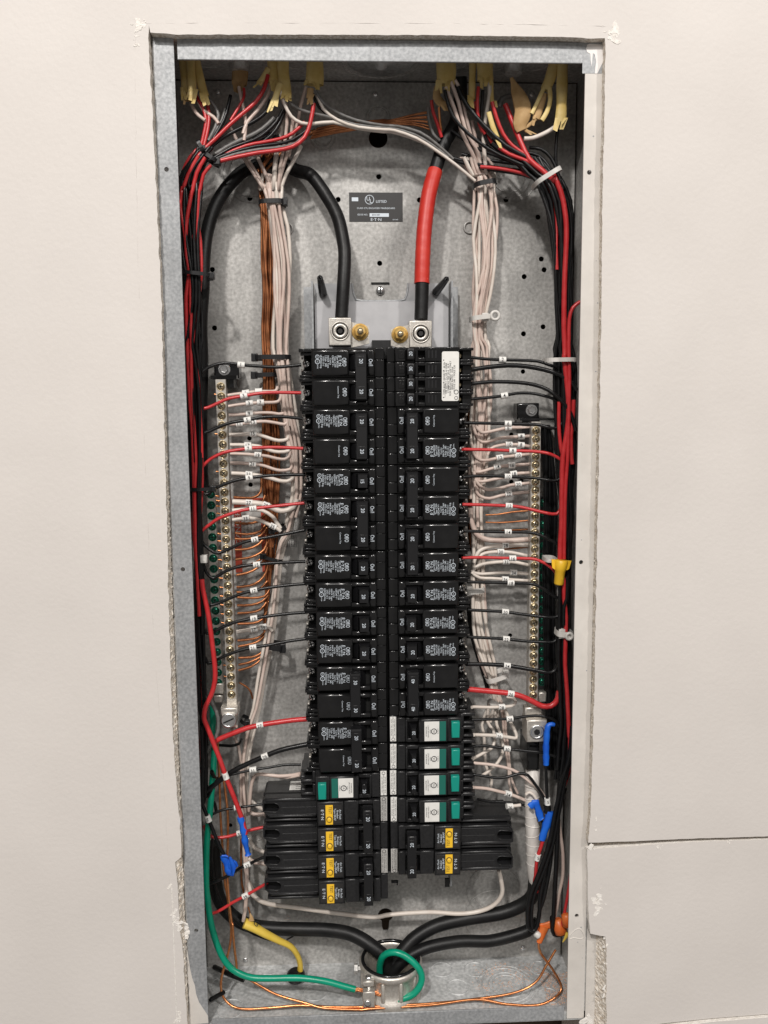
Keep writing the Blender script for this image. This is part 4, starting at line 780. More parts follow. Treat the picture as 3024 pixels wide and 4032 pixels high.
# loops of white wire at the teal button breakers
tl = 'white pigtail wire at right '
neu('R2', [(160, 1895), (200, 1890), (350, 1895), (480, 1890), (590, 1880), (635, 1842), (615, 1800), (540, 1780)], tl + 'marked 28 hooked back near the thick red wire 26', [(465, 1888, '28')], .06, (1.3, 1.9), 'wwhite')
neu('R3', [(180, 120), (205, 120), (350, 125), (450, 130), (580, 150), (645, 155), (640, 100), (590, 0), ('R2', 520, 1920)], tl + 'marked 30 bent into a sharp corner', [(447, 128, '30')], .066, (1.3, 1.9), 'wwhite')
neu('R3', [(180, 425), (210, 430), (330, 440), (450, 460), (600, 500), (700, 560), (800, 640), (900, 720), (1000, 870)], tl + 'crossing in front of the white taped cable', [], .06, (1.3, 1.2))
neu('R3', [(175, 692), (200, 695), (320, 705), (450, 735), (550, 760), (640, 790), (760, 840)], tl + 'marked 34 ending at the white taped cable', [(550, 760, '34')], .062, (1.3, 1.6))
neu('R3', [(540, 898), (600, 895), (690, 885)], tl + 'marked 36, a short stub above the long breaker', [(580, 895, '36')], .066, (1.5, 1.6), 'wwhite')
neu('R3', [(170, 380), (200, 365), (300, 310), (370, 270), (410, 180), (390, 60), ('R2', 330, 2050), ('R2', 350, 1800)], tl + 'looping up from the third teal button breaker', [], .062, (1.3, 2.2), 'wwhite')
neu('R3', [(260, 570), (310, 540), (400, 470), (480, 360), (500, 240), (460, 80), ('R2', 430, 2080), ('R2', 400, 1850)], tl + 'in a wide bow over the metal back', [], .062, (1.4, 2.2), 'wwhite')
neu('R3', [(365, 690), (375, 620), (350, 540), (310, 450), (300, 300), (290, 100), ('R2', 270, 2080), ('R2', 340, 1880)], tl + 'hanging straight down beside the breakers', [], .062, (2.0, 2.3), 'wwhite')
for k, pts in enumerate([[('R2', 440, 1750), ('R2', 520, 1950), ('R2', 530, 2150), (550, 200), (570, 420), (590, 600), (660, 760)], [('R2', 420, 1760), ('R2', 490, 1950), ('R2', 505, 2150), (520, 250), (560, 480), (565, 640), (600, 780)]]):
    neu('R3', pts, ('left' if k else 'right') + 'hand of two thin pale wires hanging beside the lower right breakers', [], .05, (2.2, 1.9))
neu('R3', [(750, 770), (790, 745), (850, 800), (880, 900)], tl + 'curving over the top of the white taped cable', [], .06, (1.25, 1.2), 'wwhite')
# bare copper ground wires peeling off to the left bars
CG = 'bare copper ground wires peeling off to the bars'
cl = 'bare copper ground wire bending from the left bundle into the bar'
for pts in [[('L1', 605, 1680), ('L1', 750, 1690), ('L1', 840, 1680), ('L1', 905, 1620), ('L1', 912, 1480), ('L1', 905, 1300)], [('L1', 700, 1962), ('L1', 620, 1960), ('L1', 750, 1968), ('L1', 870, 1945), ('L1', 960, 1860)][1:], [('L1', 620, 2070), ('L1', 760, 2085), ('L1', 900, 2050), ('L1', 970, 1950)],
            [('L2', 620, 60), ('L2', 760, 62), ('L2', 900, 25), ('L2', 970, -60)], [('L2', 620, 180), ('L2', 760, 170), ('L2', 880, 120), ('L2', 965, 20)], [(625, 285), (750, 270), (850, 240), (940, 180), (975, 90)], [('L1', 620, 1800), ('L1', 760, 1800), ('L1', 900, 1770), ('L1', 950, 1660)], [(630, 375), (760, 352), (860, 310), (945, 240), (975, 150)], [(640, 640), (790, 640), (900, 600), (975, 520)], [(635, 455), (760, 430), (860, 380), (940, 290), (970, 200)], [(640, 585), (780, 570), (890, 520), (960, 430), (985, 330)], [(640, 695), (800, 705), (945, 685), (1000, 610)], [(645, 785), (800, 780), (920, 740), (985, 670)],
            [(650, 870), (800, 860), (900, 830), (965, 750)], [(650, 985), (820, 978), (915, 940), (970, 850)], [(650, 1168), (820, 1150), (900, 1120), (965, 1060)], [(655, 1232), (800, 1205), (900, 1160), (970, 1080)], [(660, 1355), (800, 1350), (900, 1310), (950, 1240)], [(660, 1430), (780, 1405), (920, 1335), (960, 1270)], [(660, 1492), (800, 1450), (910, 1370), (945, 1300)]]:
    wire('L2', pts, (2.15, 2.45), .052, 'copperold', cl, CG, seg=6)
wire('L2', [(670, 1625), (760, 1680), (800, 1740), (815, 1800)], (2.3, 2.5), .04, 'copperold', 'single copper wire hooking down from the foot of the left neutral bar', CG, seg=6)
for pts in [[(310, 1875), (450, 1867), (600, 1842), (775, 1828)], [(310, 1955), (500, 1957), (650, 1945), (775, 1935)], [(320, 2062), (560, 2042), (775, 2030)]]:
    wire('R1', pts, (2.5, 2.3), .036, 'copperold', 'bare copper ground wire crossing to the right neutral bar below the red wire 12', CG, seg=6)
wire('R2', [(300, 195), (500, 175), (775, 150)], (2.5, 2.3), .036, 'copperold', 'bare copper ground wire under the white wire 28', CG, seg=6)
for k, y in enumerate([('L1', 1670), ('L1', 1720), ('L1', 1780), ('L1', 1860), ('L1', 2080), ('L1', 2160), ('L2', 85), ('L2', 190), ('L2', 290), ('L2', 385), ('L2', 490), ('L2', 590), ('L2', 685), ('L2', 780), ('L2', 880), ('L2', 975), ('L2', 1440), ('L2', 1560)]):
    x = (415 if y[0] == 'L1' else 430) + (y[1] - (1670 if y[0] == 'L1' else 0))*.045
    wire(y[0], [(x, y[1] - 4), (x + 25, y[1]), (x + 52, y[1] + 3)], 1.95, .036, 'copper', 'short copper wire end showing between the two left bars', 'copper ends between the left bars', seg=6)
for c, x, y in [('L1', 415, 992), ('L1', 428, 1402), ('L1', 410, 562)]: wire(c, [(x - 12, y - 2), (x + 4, y), (x + 25, y + 3)], 1.9, .034, 'copper', 'tip of copper wire poking out left of the left neutral bar', 'copper tips left of the neutral bar', seg=6)
# ---- bundles
def bundle(c, rows, cols, n, r, label, group, name='wire', seed=0, wob=.6, dd=.18, ends=None):
    rr = random.Random(seed); order = list(range(n)); base = [((k + .5)/n*2 - 1) for k in range(n)]
    for k in range(n):
        pts = []; ph = rr.random()*6; ph2 = rr.random()*6; dz = rr.uniform(-1, 1); N = len(rows)
        for i, q in enumerate(rows):
            cc, x, y, hw, d = q
            o = base[k]*.85 + wob*(.30*math.sin(i*.9 + ph) + .2*math.sin(i*1.7 + ph2)); o = max(-1, min(1, o))
            pts.append((cc, x + o*hw, y + rr.uniform(-4, 4), d + dd*dz*math.sqrt(max(0, 1.1 - o*o))))
        if ends: pts = pts[:ends[k]] if ends[k] > 0 else pts
        m = cols[k % len(cols)]
        lb = label[m] if isinstance(label, dict) else label; gr = group[m] if isinstance(group, dict) else group
        wire('S', pts, 1, r if not isinstance(r, dict) else r[m], m, lb, gr, seg=7, step=2.2, name=name)
# left copper bundle
bundle('S', [('A', 1210, 700, 20, 2.6), ('A', 1000, 770, 60, 2.7), ('A', 890, 900, 50, 2.7), ('C', 755, 60, 25, 2.7), ('C', 768, 170, 30, 2.65), ('C', 775, 270, 30, 2.6), ('C', 785, 450, 40, 2.6), ('C', 790, 700, 40, 2.6), ('C', 800, 900, 44, 2.6), ('C', 795, 1100, 46, 2.6), ('L1', 985, 20, 70, 2.6), ('L1', 990, 160, 60, 2.55), ('L1', 995, 340, 60, 2.55),
             ('L1', 1000, 650, 75, 2.6), ('L1', 1010, 1000, 95, 2.65), ('L1', 1010, 1400, 95, 2.65), ('L1', 1020, 1700, 85, 2.65), ('L1', 1030, 2000, 70, 2.6), ('L2', 1015, 150, 60, 2.6), ('L2', 1010, 400, 50, 2.6), ('L2', 985, 700, 35, 2.6), ('L2', 960, 950, 25, 2.6), ('L2', 955, 1150, 18, 2.6)],
       ['copperold'], 20, .043, 'bare copper wire in the tall left bundle behind the white wires', 'bare copper wires in the left bundle', seed=3, dd=.14, ends=[0, 19, 20, 0, 18, 21, 0, 19, 20, 0, 21, 20, 18, 19, 20, 18, 19, 17, 20, 18])
# copper fan across the top
for k in range(8):
    t = k/7 + random.uniform(-.07, .07)
    wire('A', [(1165 + 6*k, 745 - 62*t), (1300, 715 - 50*t, 2.5), (1450, 690 - 42*t, 2.4), (1600, 660 - 25*t, 2.3), ('B', 60, 662 - 25*t, 2.2), ('B', 200, 665 - 65*t, 2.1), ('B', 290, 690 - 110*t, 2.0)], (2.6 - .3*t, 2.0 + .2*random.random()), .032, 'copperold', 'bare copper wire in the fan crossing the top of the box', 'copper wires crossing the top', seg=6)
# white bundles
bundle('S', [('A', 935, 960, 75, 2.2), ('A', 930, 1050, 70, 2.2), ('C', 830, 130, 75, 2.15), ('C', 845, 270, 62, 2.1), ('C', 868, 420, 62, 2.15), ('C', 885, 650, 62, 2.15), ('C', 882, 850, 68, 2.15), ('C', 880, 1080, 72, 2.15), ('L1', 1120, 60, 95, 2.15), ('L1', 1135, 170, 90, 2.1), ('L1', 1165, 350, 85, 2.1), ('L1', 1195, 650, 80, 2.15),
             ('L1', 1225, 900, 80, 2.15), ('L1', 1260, 1150, 80, 2.15), ('L1', 1285, 1400, 75, 2.2), ('L1', 1305, 1650, 62, 2.2), ('L1', 1250, 1900, 60, 2.2), ('L1', 1190, 2100, 60, 2.2), ('L2', 1150, 100, 55, 2.2), ('L2', 1100, 330, 45, 2.2), ('L2', 1070, 600, 40, 2.2), ('L2', 1030, 900, 50, 2.2), ('L2', 985, 1250, 60, 2.2), ('L2', 930, 1600, 65, 2.2), ('L2', 870, 1900, 65, 2.2), ('L3', 800, 50, 70, 2.2), ('L3', 745, 350, 55, 2.2), ('L3', 725, 700, 45, 2.2), ('L3', 735, 1000, 45, 2.2)],
       ['wpink', 'wwhite'], 12, {'wpink': .06, 'wwhite': .07}, {'wpink': 'aged pinkish white wire in the tall left bundle', 'wwhite': 'clean white wire in the tall left bundle'}, {'wpink': 'aged white wires in the left bundle', 'wwhite': 'clean white wires in the left bundle'}, seed=11, ends=[14, 0, 15, 17, 0, 13, 16, 0, 15, 0, 17, 16])
bundle('S', [('B', 545, 860, 90, 2.0), ('B', 590, 960, 75, 2.05), ('D', 710, 60, 85, 2.1), ('D', 712, 140, 72, 2.1), ('D', 718, 300, 80, 2.1), ('D', 715, 500, 80, 2.1), ('D', 712, 700, 68, 2.1), ('D', 690, 900, 60, 2.1), ('D', 680, 1060, 58, 2.1), ('D', 680, 1200, 62, 2.1), ('R1', 250, 40, 105, 2.1), ('R1', 255, 350, 105, 2.1), ('R1', 260, 700, 105, 2.1), ('R1', 245, 1000, 100, 2.1),
             ('R1', 225, 1400, 90, 2.15), ('R1', 215, 1700, 85, 2.15), ('R1', 215, 2000, 85, 2.15), ('R2', 220, 250, 80, 2.15), ('R2', 215, 600, 80, 2.1), ('R2', 235, 850, 75, 2.1), ('R2', 270, 1150, 75, 2.1), ('R2', 330, 1400, 72, 2.1), ('R2', 375, 1580, 60, 2.1), ('R2', 400, 1700, 50, 2.1), ('R2', 440, 1850, 60, 2.2), ('R2', 420, 2050, 110, 2.3)],
       ['wpink', 'wpink', 'wwhite'], 18, {'wpink': .058, 'wwhite': .064}, {'wpink': 'aged pinkish white wire in the tall right bundle', 'wwhite': 'clean white wire in the tall right bundle'}, {'wpink': 'aged white wires in the right bundle', 'wwhite': 'clean white wires in the right bundle'}, seed=21, wob=.9, ends=[14, 0, 0, 15, 16, 0, 14, 17, 0, 15, 16, 0, 17, 15, 0, 16, 0, 0])
bundle('S', [('R1', 130, 760, 14, 2.6), ('R1', 140, 1100, 14, 2.6), ('R1', 140, 1500, 14, 2.6), ('R1', 135, 1900, 14, 2.6), ('R2', 140, 60, 16, 2.6), ('R2', 165, 200, 16, 2.6)], ['copperold'], 4, .04, 'bare copper wire beside the right breaker column', 'copper wires by the right breakers', seed=5)
bundle('S', [('R2', 125, 760, 18, 2.4), ('R2', 140, 950, 18, 2.4), ('R2', 170, 1150, 20, 2.4), ('R2', 230, 1350, 20, 2.4), ('R2', 300, 1560, 20, 2.4), ('R2', 330, 1700, 16, 2.4)], ['wblack'], 3, .05, 'thin black wire curving beside the right white bundle', 'black wires beside the right white bundle', seed=6)
# left bundle of hot wires
lbl = {'wblack': 'black wire in the bundle down the left side of the box', 'wred': 'red wire in the bundle down the left side of the box'}
lgr = {'wblack': 'black wires in the left bundle', 'wred': 'red wires in the left bundle'}
LB = [('A', 545, 800, 45, 1.3), ('A', 505, 860, 55, 1.25), ('A', 455, 950, 70, 1.25), ('A', 430, 1050, 70, 1.25), ('C', 250, 100, 90, 1.25), ('C', 245, 300, 85, 1.2), ('C', 255, 520, 80, 1.2), ('C', 270, 760, 72, 1.15), ('C', 275, 950, 75, 1.2), ('C', 270, 1200, 75, 1.2), ('L1', 165, 120, 85, 1.2), ('L1', 180, 500, 80, 1.2),
      ('L1', 190, 900, 72, 1.2), ('L1', 205, 1300, 68, 1.2), ('L1', 205, 1590, 62, 1.15), ('L1', 210, 1900, 55, 1.2), ('L2', 215, 50, 45, 1.2), ('L2', 230, 400, 42, 1.2), ('L2', 240, 700, 45, 1.2), ('L2', 240, 1100, 40, 1.25), ('L2', 260, 1500, 42, 1.3), ('L2', 275, 1900, 40, 1.3), ('L3', 290, 50, 40, 1.3), ('L3', 285, 400, 30, 1.3), ('L3', 290, 800, 22, 1.3)]
bundle('S', LB, ['wblack', 'wblack', 'wred', 'wblack', 'wblack', 'wblack', 'wblack'], 19, {'wred': .062, 'wblack': .058}, lbl, lgr, seed=31, wob=.8, dd=.22, ends=[0, 0, 0, 13, 16, 18, 14, 17, 19, 12, 0, 22, 21, 20, 0, 0, 18, 0, 0])
# red ones that show in front, traced
wire('C', [('A', 500, 850), ('A', 440, 960), ('A', 405, 1056), (210, 150), (190, 260), (215, 420), (240, 600), (250, 760), (232, 900), (238, 1200), ('L1', 110, 150), ('L1', 130, 600), ('L1', 160, 1000), ('L1', 175, 1500), ('L1', 185, 2100), ('L2', 200, 300)], 1.02, .066, 'wred', lbl['wred'], lgr['wred'])
wire('C', [('A', 540, 860), ('A', 490, 950), ('A', 465, 1056), (268, 200), (232, 420), (236, 620), (262, 760), (262, 900), (268, 1200), ('L1', 145, 100), ('L1', 150, 500), ('L1', 175, 900), ('L1', 195, 1300), ('L1', 185, 1700), ('L1', 195, 2150), ('L2', 215, 500), ('L2', 235, 900)], 1.0, .066, 'wred', lbl['wred'], lgr['wred'])
wire('C', [('A', 575, 905), ('A', 530, 960), ('A', 510, 1050), (318, 200), (308, 450), (308, 740), (322, 900), (305, 1100), (270, 1310), ('L1', 215, 300), ('L1', 232, 600), ('L1', 255, 1000), ('L1', 262, 1250)], 1.1, .06, 'wred', 'thin red wire on the inner edge of the left bundle', lgr['wred'])
wire('C', [(270, 480), (282, 620), (285, 760), (268, 900), (262, 1150), ('L1', 170, 200)], 1.12, .06, 'wred', lbl['wred'], lgr['wred'])
# spare red and black wires with blue tape, lower left
o = wire('L2', [(262, 500), (275, 620), (320, 820), (350, 1000), (375, 1200), (402, 1430), (405, 1600), (365, 1760), (305, 1880), (285, 2000), ('L3', 305, 0), ('L3', 350, 110), ('L3', 400, 240), ('L3', 460, 390), ('L3', 520, 565), ('L3', 580, 720), ('L3', 640, 870), ('L3', 700, 1040), ('L3', 740, 1200)], (.95, .8), .088, 'wred', 'thick red spare wire crossing the lower left gutter, end wrapped in blue tape', None, 'wire', tags=[(512, 575, '1', 'L3')])
mb = MB(); C = spline(path('L3', [(680, 1015), (700, 1090), (720, 1190), (735, 1290), (755, 1380), (765, 1425)], .8), 10); mb.tube(C, [.115 + .02*math.sin(i*1.9) + (.05 if i > len(C)*.7 else 0)*math.sin(i) for i in range(len(C))], 9); mb.build('blue_tape', M['bluetape'], o)
o = wire('L3', [('L2', 260, 2100), (270, 500), (262, 830), (285, 920), (330, 1030), (380, 1150), (440, 1300), (510, 1440), (540, 1520)], (1.0, .9), .07, 'wblack', 'black spare wire at lower left, folded end wrapped in blue tape', None, 'wire', tags=[(325, 1000, '5')])
mb = MB(); C = spline(path('L3', [(495, 1435), (525, 1510), (545, 1590), (590, 1640), (585, 1560), (570, 1490), (610, 1530), (640, 1560)], .85), 10); mb.tube(C, [.12 + .03*math.sin(i*1.7) for i in range(len(C))], 8, flat=(0, 1, 0)); mb.build('blue_tape', M['bluetape'], o)
mb = MB(); mb.tube(path('L3', [(480, 1440), (520, 1440), (545, 1450)], .78), .05, 6, flat=(0, 1, 0)); mb.tube(path('L3', [(565, 1450), (610, 1550), (600, 1650)], .78), [.05, .12, .03], 6, flat=(0, 1, 0)); mb.build('tape_tail', M['bluetape'], o)
for pts, r, m, l in [([('L2', 285, 1500), ('L2', 330, 1750), ('L2', 400, 1900), ('L2', 440, 2000), ('L2', 445, 2120), (420, 130), (370, 210), (290, 340), (250, 460)], .075, 'wgrey', 'grey wire bowing past the foot of the left bars'),
                     [([('L3', 690, 170), (670, 215), (580, 240), (440, 232), (340, 250)]), .055, 'wblack', 'short black wire bent under the left end lug'],
                     [([('L3', 370, 520), (400, 590), (440, 600), (480, 590)]), .075, 'wblack', 'black wire stub curled beside the green cable'],
                     [([('L3', 300, 640), (330, 720), (350, 800), (400, 870), (420, 960)]), .065, 'wblack', 'black wire sagging over the green cable at left'],
                     [([('L3', 250, 460), (262, 620), (300, 800), (262, 900)]), .06, 'wblack', 'black wire slack along the left side wall'],
                     [([('L2', 640, 2100), ('L3', 590, 60), ('L3', 660, 250), ('L3', 690, 420)]), .055, 'wpink', 'pale wire passing behind the left end lug'],
                     [([('L3', 380, 1200), (370, 1400), (380, 1600), (420, 1800), (480, 1950), ('E', 400, 330), ('E', 500, 430), ('E', 620, 510), ('E', 760, 560)]), .05, 'wblack', 'thin black wire curving round the lower left corner']]:
    wire('L3', pts, (1.3, 2.2) if m != 'wgrey' else (1.5, 1.2), r, m, l)
# right bundle of hot wires
rlb = {'wblack': 'black wire in the bundle down the right side of the box', 'wred': 'red wire in the bundle down the right side of the box'}
rgr = {'wblack': 'black wires in the right bundle', 'wred': 'red wires in the right bundle'}
RB = [('B', 860, 860, 130, 1.6), ('B', 960, 960, 100, 1.5), ('D', 1150, 100, 90, 1.4), ('D', 1215, 250, 90, 1.4), ('D', 1240, 450, 75, 1.4), ('D', 1255, 700, 70, 1.4), ('D', 1255, 950, 70, 1.4), ('D', 1258, 1200, 72, 1.4), ('R1', 1165, 60, 120, 1.4), ('R1', 1175, 300, 115, 1.4), ('R1', 1170, 700, 105, 1.4), ('R1', 1180, 1100, 105, 1.45), ('R1', 1180, 1500, 90, 1.45), ('R1', 1190, 1900, 75, 1.45),
      ('R2', 1185, 100, 70, 1.45), ('R2', 1180, 500, 60, 1.45), ('R2', 1160, 900, 60, 1.45), ('R2', 1160, 1300, 70, 1.45), ('R2', 1170, 1700, 70, 1.45), ('R2', 1180, 2100, 70, 1.45), ('R3', 1160, 200, 80, 1.4), ('R3', 1130, 600, 85, 1.3)]
bundle('S', RB, ['wblack'], 24, {'wred': .062, 'wblack': .064}, rlb, rgr, seed=41, wob=.7, dd=.25)
bundle('S', [('R1', 960, 900, 40, 2.4), ('R1', 985, 1200, 50, 2.4), ('R1', 1000, 1600, 60, 2.4), ('R1', 1010, 2000, 60, 2.4), ('R2', 1010, 300, 60, 2.4), ('R2', 1010, 800, 60, 2.4), ('R2', 1010, 1300, 60, 2.4), ('R2', 1020, 1800, 60, 2.4), ('R3', 1030, 0, 60, 2.3), ('R3', 1050, 500, 60, 2.2)], ['wblack'], 10, .085, 'thick black wire in the shadow behind the right bundle', 'black wires behind the right bundle', seed=43)
wire('D', [('B', 590, 915), ('B', 700, 925), ('B', 830, 950), ('B', 930, 985), (1060, 75), (1140, 140), (1190, 250), (1208, 400), (1205, 560), (1210, 720)], (1.7, 1.25), .062, 'wred', 'red wire curving over from the top and down inside the natural tie', rgr['wred'])
wire('D', [('B', 738, 545, 1.6), ('B', 780, 650, 1.5), ('B', 830, 770, 1.4), ('B', 880, 870, 1.3), ('B', 950, 930, 1.2), ('B', 1030, 1000, 1.1), (1180, 60), (1235, 180), (1265, 320), (1275, 480), (1262, 800), (1258, 1100), (1265, 1300), ('R1', 1165, 150), ('R1', 1200, 500), ('R1', 1215, 760), ('R1', 1190, 1000), ('R1', 1150, 1250), ('R1', 1140, 1600), ('R1', 1135, 2000), ('R2', 1125, 60), ('R2', 1120, 280)], 1.1, .092, 'wred', 'thick red wire from the top right down to the yellow wire connector', rgr['wred'])
wire('R1', [('D', 1370, 940), ('D', 1320, 980), ('D', 1295, 1060), ('D', 1292, 1200), ('R1', 1215, 60), ('R1', 1222, 400), ('R1', 1215, 760), ('R1', 1205, 1200), ('R1', 1180, 1600), ('R1', 1170, 2000), ('R2', 1165, 280)], 1.05, .066, 'wred', 'red wire entering from behind the right flange into the bundle', rgr['wred'])
wire('R1', [(1110, 640), (1108, 900), (1130, 1150), (1160, 1300), (1165, 1700)], 1.2, .066, 'wred', 'red wire leaning right to join the bundle by the red wire 8', rgr['wred'])
wire('R1', [(1268, 620), (1260, 800), (1240, 1000), (1245, 1250), (1255, 1320)], 1.2, .075, 'wred', 'bowed red wire end at the right side wall', rgr['wred'])
wire('R2', [(1165, 480), (1165, 700), (1185, 900), (1180, 1200), (1175, 1420), (1195, 1700), (1210, 2000), (1220, 2212), ('R3', 1225, 150), ('R3', 1235, 350)], 1.05, .078, 'wred', 'long red wire below the yellow wire connector along the right side', rgr['wred'])
wire('R2', [(1120, 560), (1115, 900), (1105, 1300), (1120, 1700), (1130, 2100), ('R3', 1110, 200), ('R3', 1090, 500)], 1.1, .07, 'wblack', 'black wire straight down from the yellow wire connector', rgr['wblack'])
wire('R2', [(1190, 470), (1200, 520), (1195, 700), (1165, 800), (1160, 1000)], .98, .062, 'wblack', 'black wire hooked beside the yellow wire connector', rgr['wblack'])
# big loop of black wire lower right
for k, (dx, l) in enumerate([(0, 'outer'), (42, 'inner')]):
    wire('R3', [('R2', 1250, 2100), (1225 + dx*.3, 350), (1150 + dx*.6, 600), (1070 + dx, 950), (1000 + dx, 1300), (900 + dx, 1600), (800 + dx, 1850), (765 + dx, 2050), (770 + dx, 2200), ('G', 1052 + dx*.5, 370), ('G', 1080, 388 - dx*.2), ('G', 1105, 350), ('G', 1120, 250), (900 + dx, 1900), (960 + dx, 1600), (1030, 1350), (1080, 1000), (1120, 600)], (.75 + k*.1, 1.15), .078, 'wblack', '%s strand of the long black wire loop hanging at lower right' % l, 'black wire loop at lower right')
wire('R3', [(1100, 1000), (1090, 1300), (1075, 1600), (1060, 1900), (1040, 2212), ('G', 1200, 300), ('G', 1205, 390), ('G', 1230, 415), ('G', 1290, 400)], (.95, 1.2), .085, 'wblack', 'black wire hanging to the orange wire connector')
wire('R3', [(1180, 700), (1120, 900), (1080, 1150), (1090, 1500), (1060, 1750), ('G', 1215, 260)], 1.3, .07, 'wblack', 'black wire slack behind the loop at lower right')
wire('R3', [(1110, 1050), (1125, 1200), (1150, 1400), (1150, 1650), (1110, 1850), (1090, 1980), (1040, 2200), ('G', 1225, 380)], (1.2, 1.4), .066, 'wpink', 'pale wire hanging inside the black loop at lower right')
o = wire('R3', [(950, 1130), (930, 1280), (890, 1400), (865, 1500), (855, 1650), (840, 1740), (870, 1830)], (1.0, 1.2), .072, 'wred', 'red wire with a white sleeve below the lower blue tape', None, tags=[(875, 1440, '5')])
mb = MB(); C = spline(path('R3', [(1030, 960), (1005, 1030), (960, 1140), (920, 1270)], .97), 8); mb.tube(C, [.21 - .10*i/len(C) + .015*math.sin(i*2) for i in range(len(C))], 8, flat=(0, 1, 0)); mb.build('blue_tape', M['bluetape'], o)
wire('R3', [(985, 1640), (990, 1690), (960, 1750), (930, 1810)], 1.5, .075, 'wred', 'short bright red wire end inside the black loop'); 
wire('R3', [(1240, 1600), (1215, 1800), (1180, 2000), (1140, 2200), ('G', 1290, 270), ('G', 1280, 330)], 1.0, .06, 'wred', 'red wire from behind the right flange down to the orange connector')
wire('R3', [(1225, 380), (1225, 520), (1160, 700), (1150, 760)], 1.2, .055, 'wred', 'short red wire behind the black loop at the right flange')
o = wire('R3', [(965, 440), (968, 560), (975, 700), (980, 800), (985, 880), (985, 950)], 1.0, .062, 'wblack', 'black wire end taped blue beside the right end lug', None, tags=[(983, 840, '5')])
mb = MB(); C = spline(path('R3', [(1060, 10), (1010, 5), (985, 40), (975, 130), (968, 250), (968, 360), (968, 445)], .97), 8); mb.tube(C, [.07 + .045*min(1, i/5) + .012*math.sin(i*2.2) for i in range(len(C))], 8); mb.build('blue_tape', M['bluetape'], o)
o = wire('R3', [(905, 1020), (930, 1090), (950, 1180)], 1.1, .05, 'wblack', 'black wire stub bent over with blue tape on the white cable')
mb = MB(); C = spline(path('R3', [(790, 905), (830, 870), (850, 850), (880, 930), (905, 1020), (915, 1040)], 1.0), 8); mb.tube(C, [.13 + .02*math.sin(i*2) for i in range(len(C))], 8, flat=(0, 1, 0)); mb.build('blue_tape', M['bluetape'], o)
mb = MB(); C = spline(path('R3', [(975, 880), (985, 930), (975, 970)], 1.05), 8); mb.tube(C, .14, 8); tag(mb.build('black_tape', M['wblack']), 'lump of black tape between the blue taped wire ends', 'tape')
# ---------------------------------------------------------------- big cables
def cable(c, pts, d, r, m, label, name='cable', step=6, seg=14, cat='cable'): return wire(c, pts, d, r, m, label, None, cat, name, seg=seg, step=step)
cable('C', [(1300, 1050, 1.35), (1312, 850, 1.4), (1322, 650, 1.55), (1315, 540, 1.7), (1275, 360, 2.0), (1195, 210, 2.3), (1090, 70, 2.55), ('A', 1090, 940, 2.75), ('A', 1000, 900, 2.8), ('A', 900, 890, 2.8), ('A', 800, 925, 2.75), (600, 60, 2.6), (500, 170, 2.45), (425, 300, 2.3), (375, 470, 2.15), (355, 650, 2.0), (350, 850, 1.9), (335, 1100, 1.9), ('L1', 265, 200, 1.9), ('L1', 255, 700, 2.0), ('L1', 260, 1300, 2.2), ('L1', 275, 1600, 2.5)], 2, .225, 'cable', 'thick black main cable arching from the left lug over to the left gutter')
mb = MB(); C = spline(path('D', [(372, 40, 2.05), (330, 200, 1.8), (300, 420, 1.6), (286, 650, 1.45), (281, 815, 1.38)], 1), 9); mb.tube(C, [.260 + .008*((i % 3)/2) for i in range(len(C))], 16); tp = mb
o = cable('D', [(275, 1062, 1.3), (281, 900, 1.35), (285, 700, 1.42), (300, 420, 1.6), (330, 200, 1.8), (375, 30, 2.05), ('B', 375, 780, 2.2), ('B', 420, 700, 2.3), ('B', 450, 630, 2.4), ('B', 470, 520, 2.4), ('B', 470, 380, 2.2)], 1, .235, 'cable', 'thick main cable at right wrapped in red tape, clamped in the right lug')
tp.build('red_tape', M['redtape'], o)
cable('E', [('R3', 825, 505, 1.9), ('R3', 820, 600, 1.7), ('R3', 815, 800, 1.6), ('R3', 820, 1100, 1.6), ('R3', 830, 1400, 1.7), ('R3', 840, 1600, 1.8), ('R3', 860, 1720, 1.9)], 1, .27, 'whitetape', 'thick cable wrapped in white tape below the right neutral bar')
C = spline(path('R3', [(818, 560, 1.6), (815, 800, 1.6), (820, 1100, 1.6), (830, 1400, 1.7), (840, 1620, 1.8)], 1), 3)
wt = [o for o in col.objects if o.get('label', '').startswith('thick cable wrapped in white')][0]
mb = MB()
for i in range(1, len(C) - 1):
    d_ = (C[i+1] - C[i-1]).normalized() + Vector((0, 0, .0)); tl_ = Vector((.25*((-1)**i), -.2, 0)); mb.ring(C[i], d_ + tl_*.6, .268, .02, 22, 6)
mb.build('tape_edge', M['whitetape'], wt)
cable('G', [('R3', 850, 1700, 1.9), (1060, 175, 2.2), (900, 262, 2.3), (650, 305, 2.3), (450, 352, 2.25), (310, 430, 2.1), (225, 520, 1.9), (150, 620, 1.75), (120, 720, 1.7)], 2, .26, 'cable', 'upper of two black cables sweeping from the lower right into the round hub')
cable('G', [(1110, 330, 1.9), (1060, 372, 1.9), (1000, 402, 1.9), (800, 452, 1.9), (600, 455, 1.85), (400, 492, 1.75), (270, 552, 1.65), (190, 620, 1.6), (140, 700, 1.6)], 2, .225, 'cable', 'lower of two black cables sweeping from the lower right into the round hub')
cable('E', [('L3', 390, 1300, 2.4), ('L3', 400, 1600, 2.5), (330, 200, 2.6), (420, 340, 2.6), (560, 430, 2.6), (760, 462, 2.55), (1000, 470, 2.5), (1200, 475, 2.4), (1380, 500, 2.2), (1500, 550, 2.0), (1600, 620, 1.8), (1690, 700, 1.7), (1720, 800, 1.7)], 2, .26, 'cable', 'black cable running from the left gutter along the bottom into the round hub')
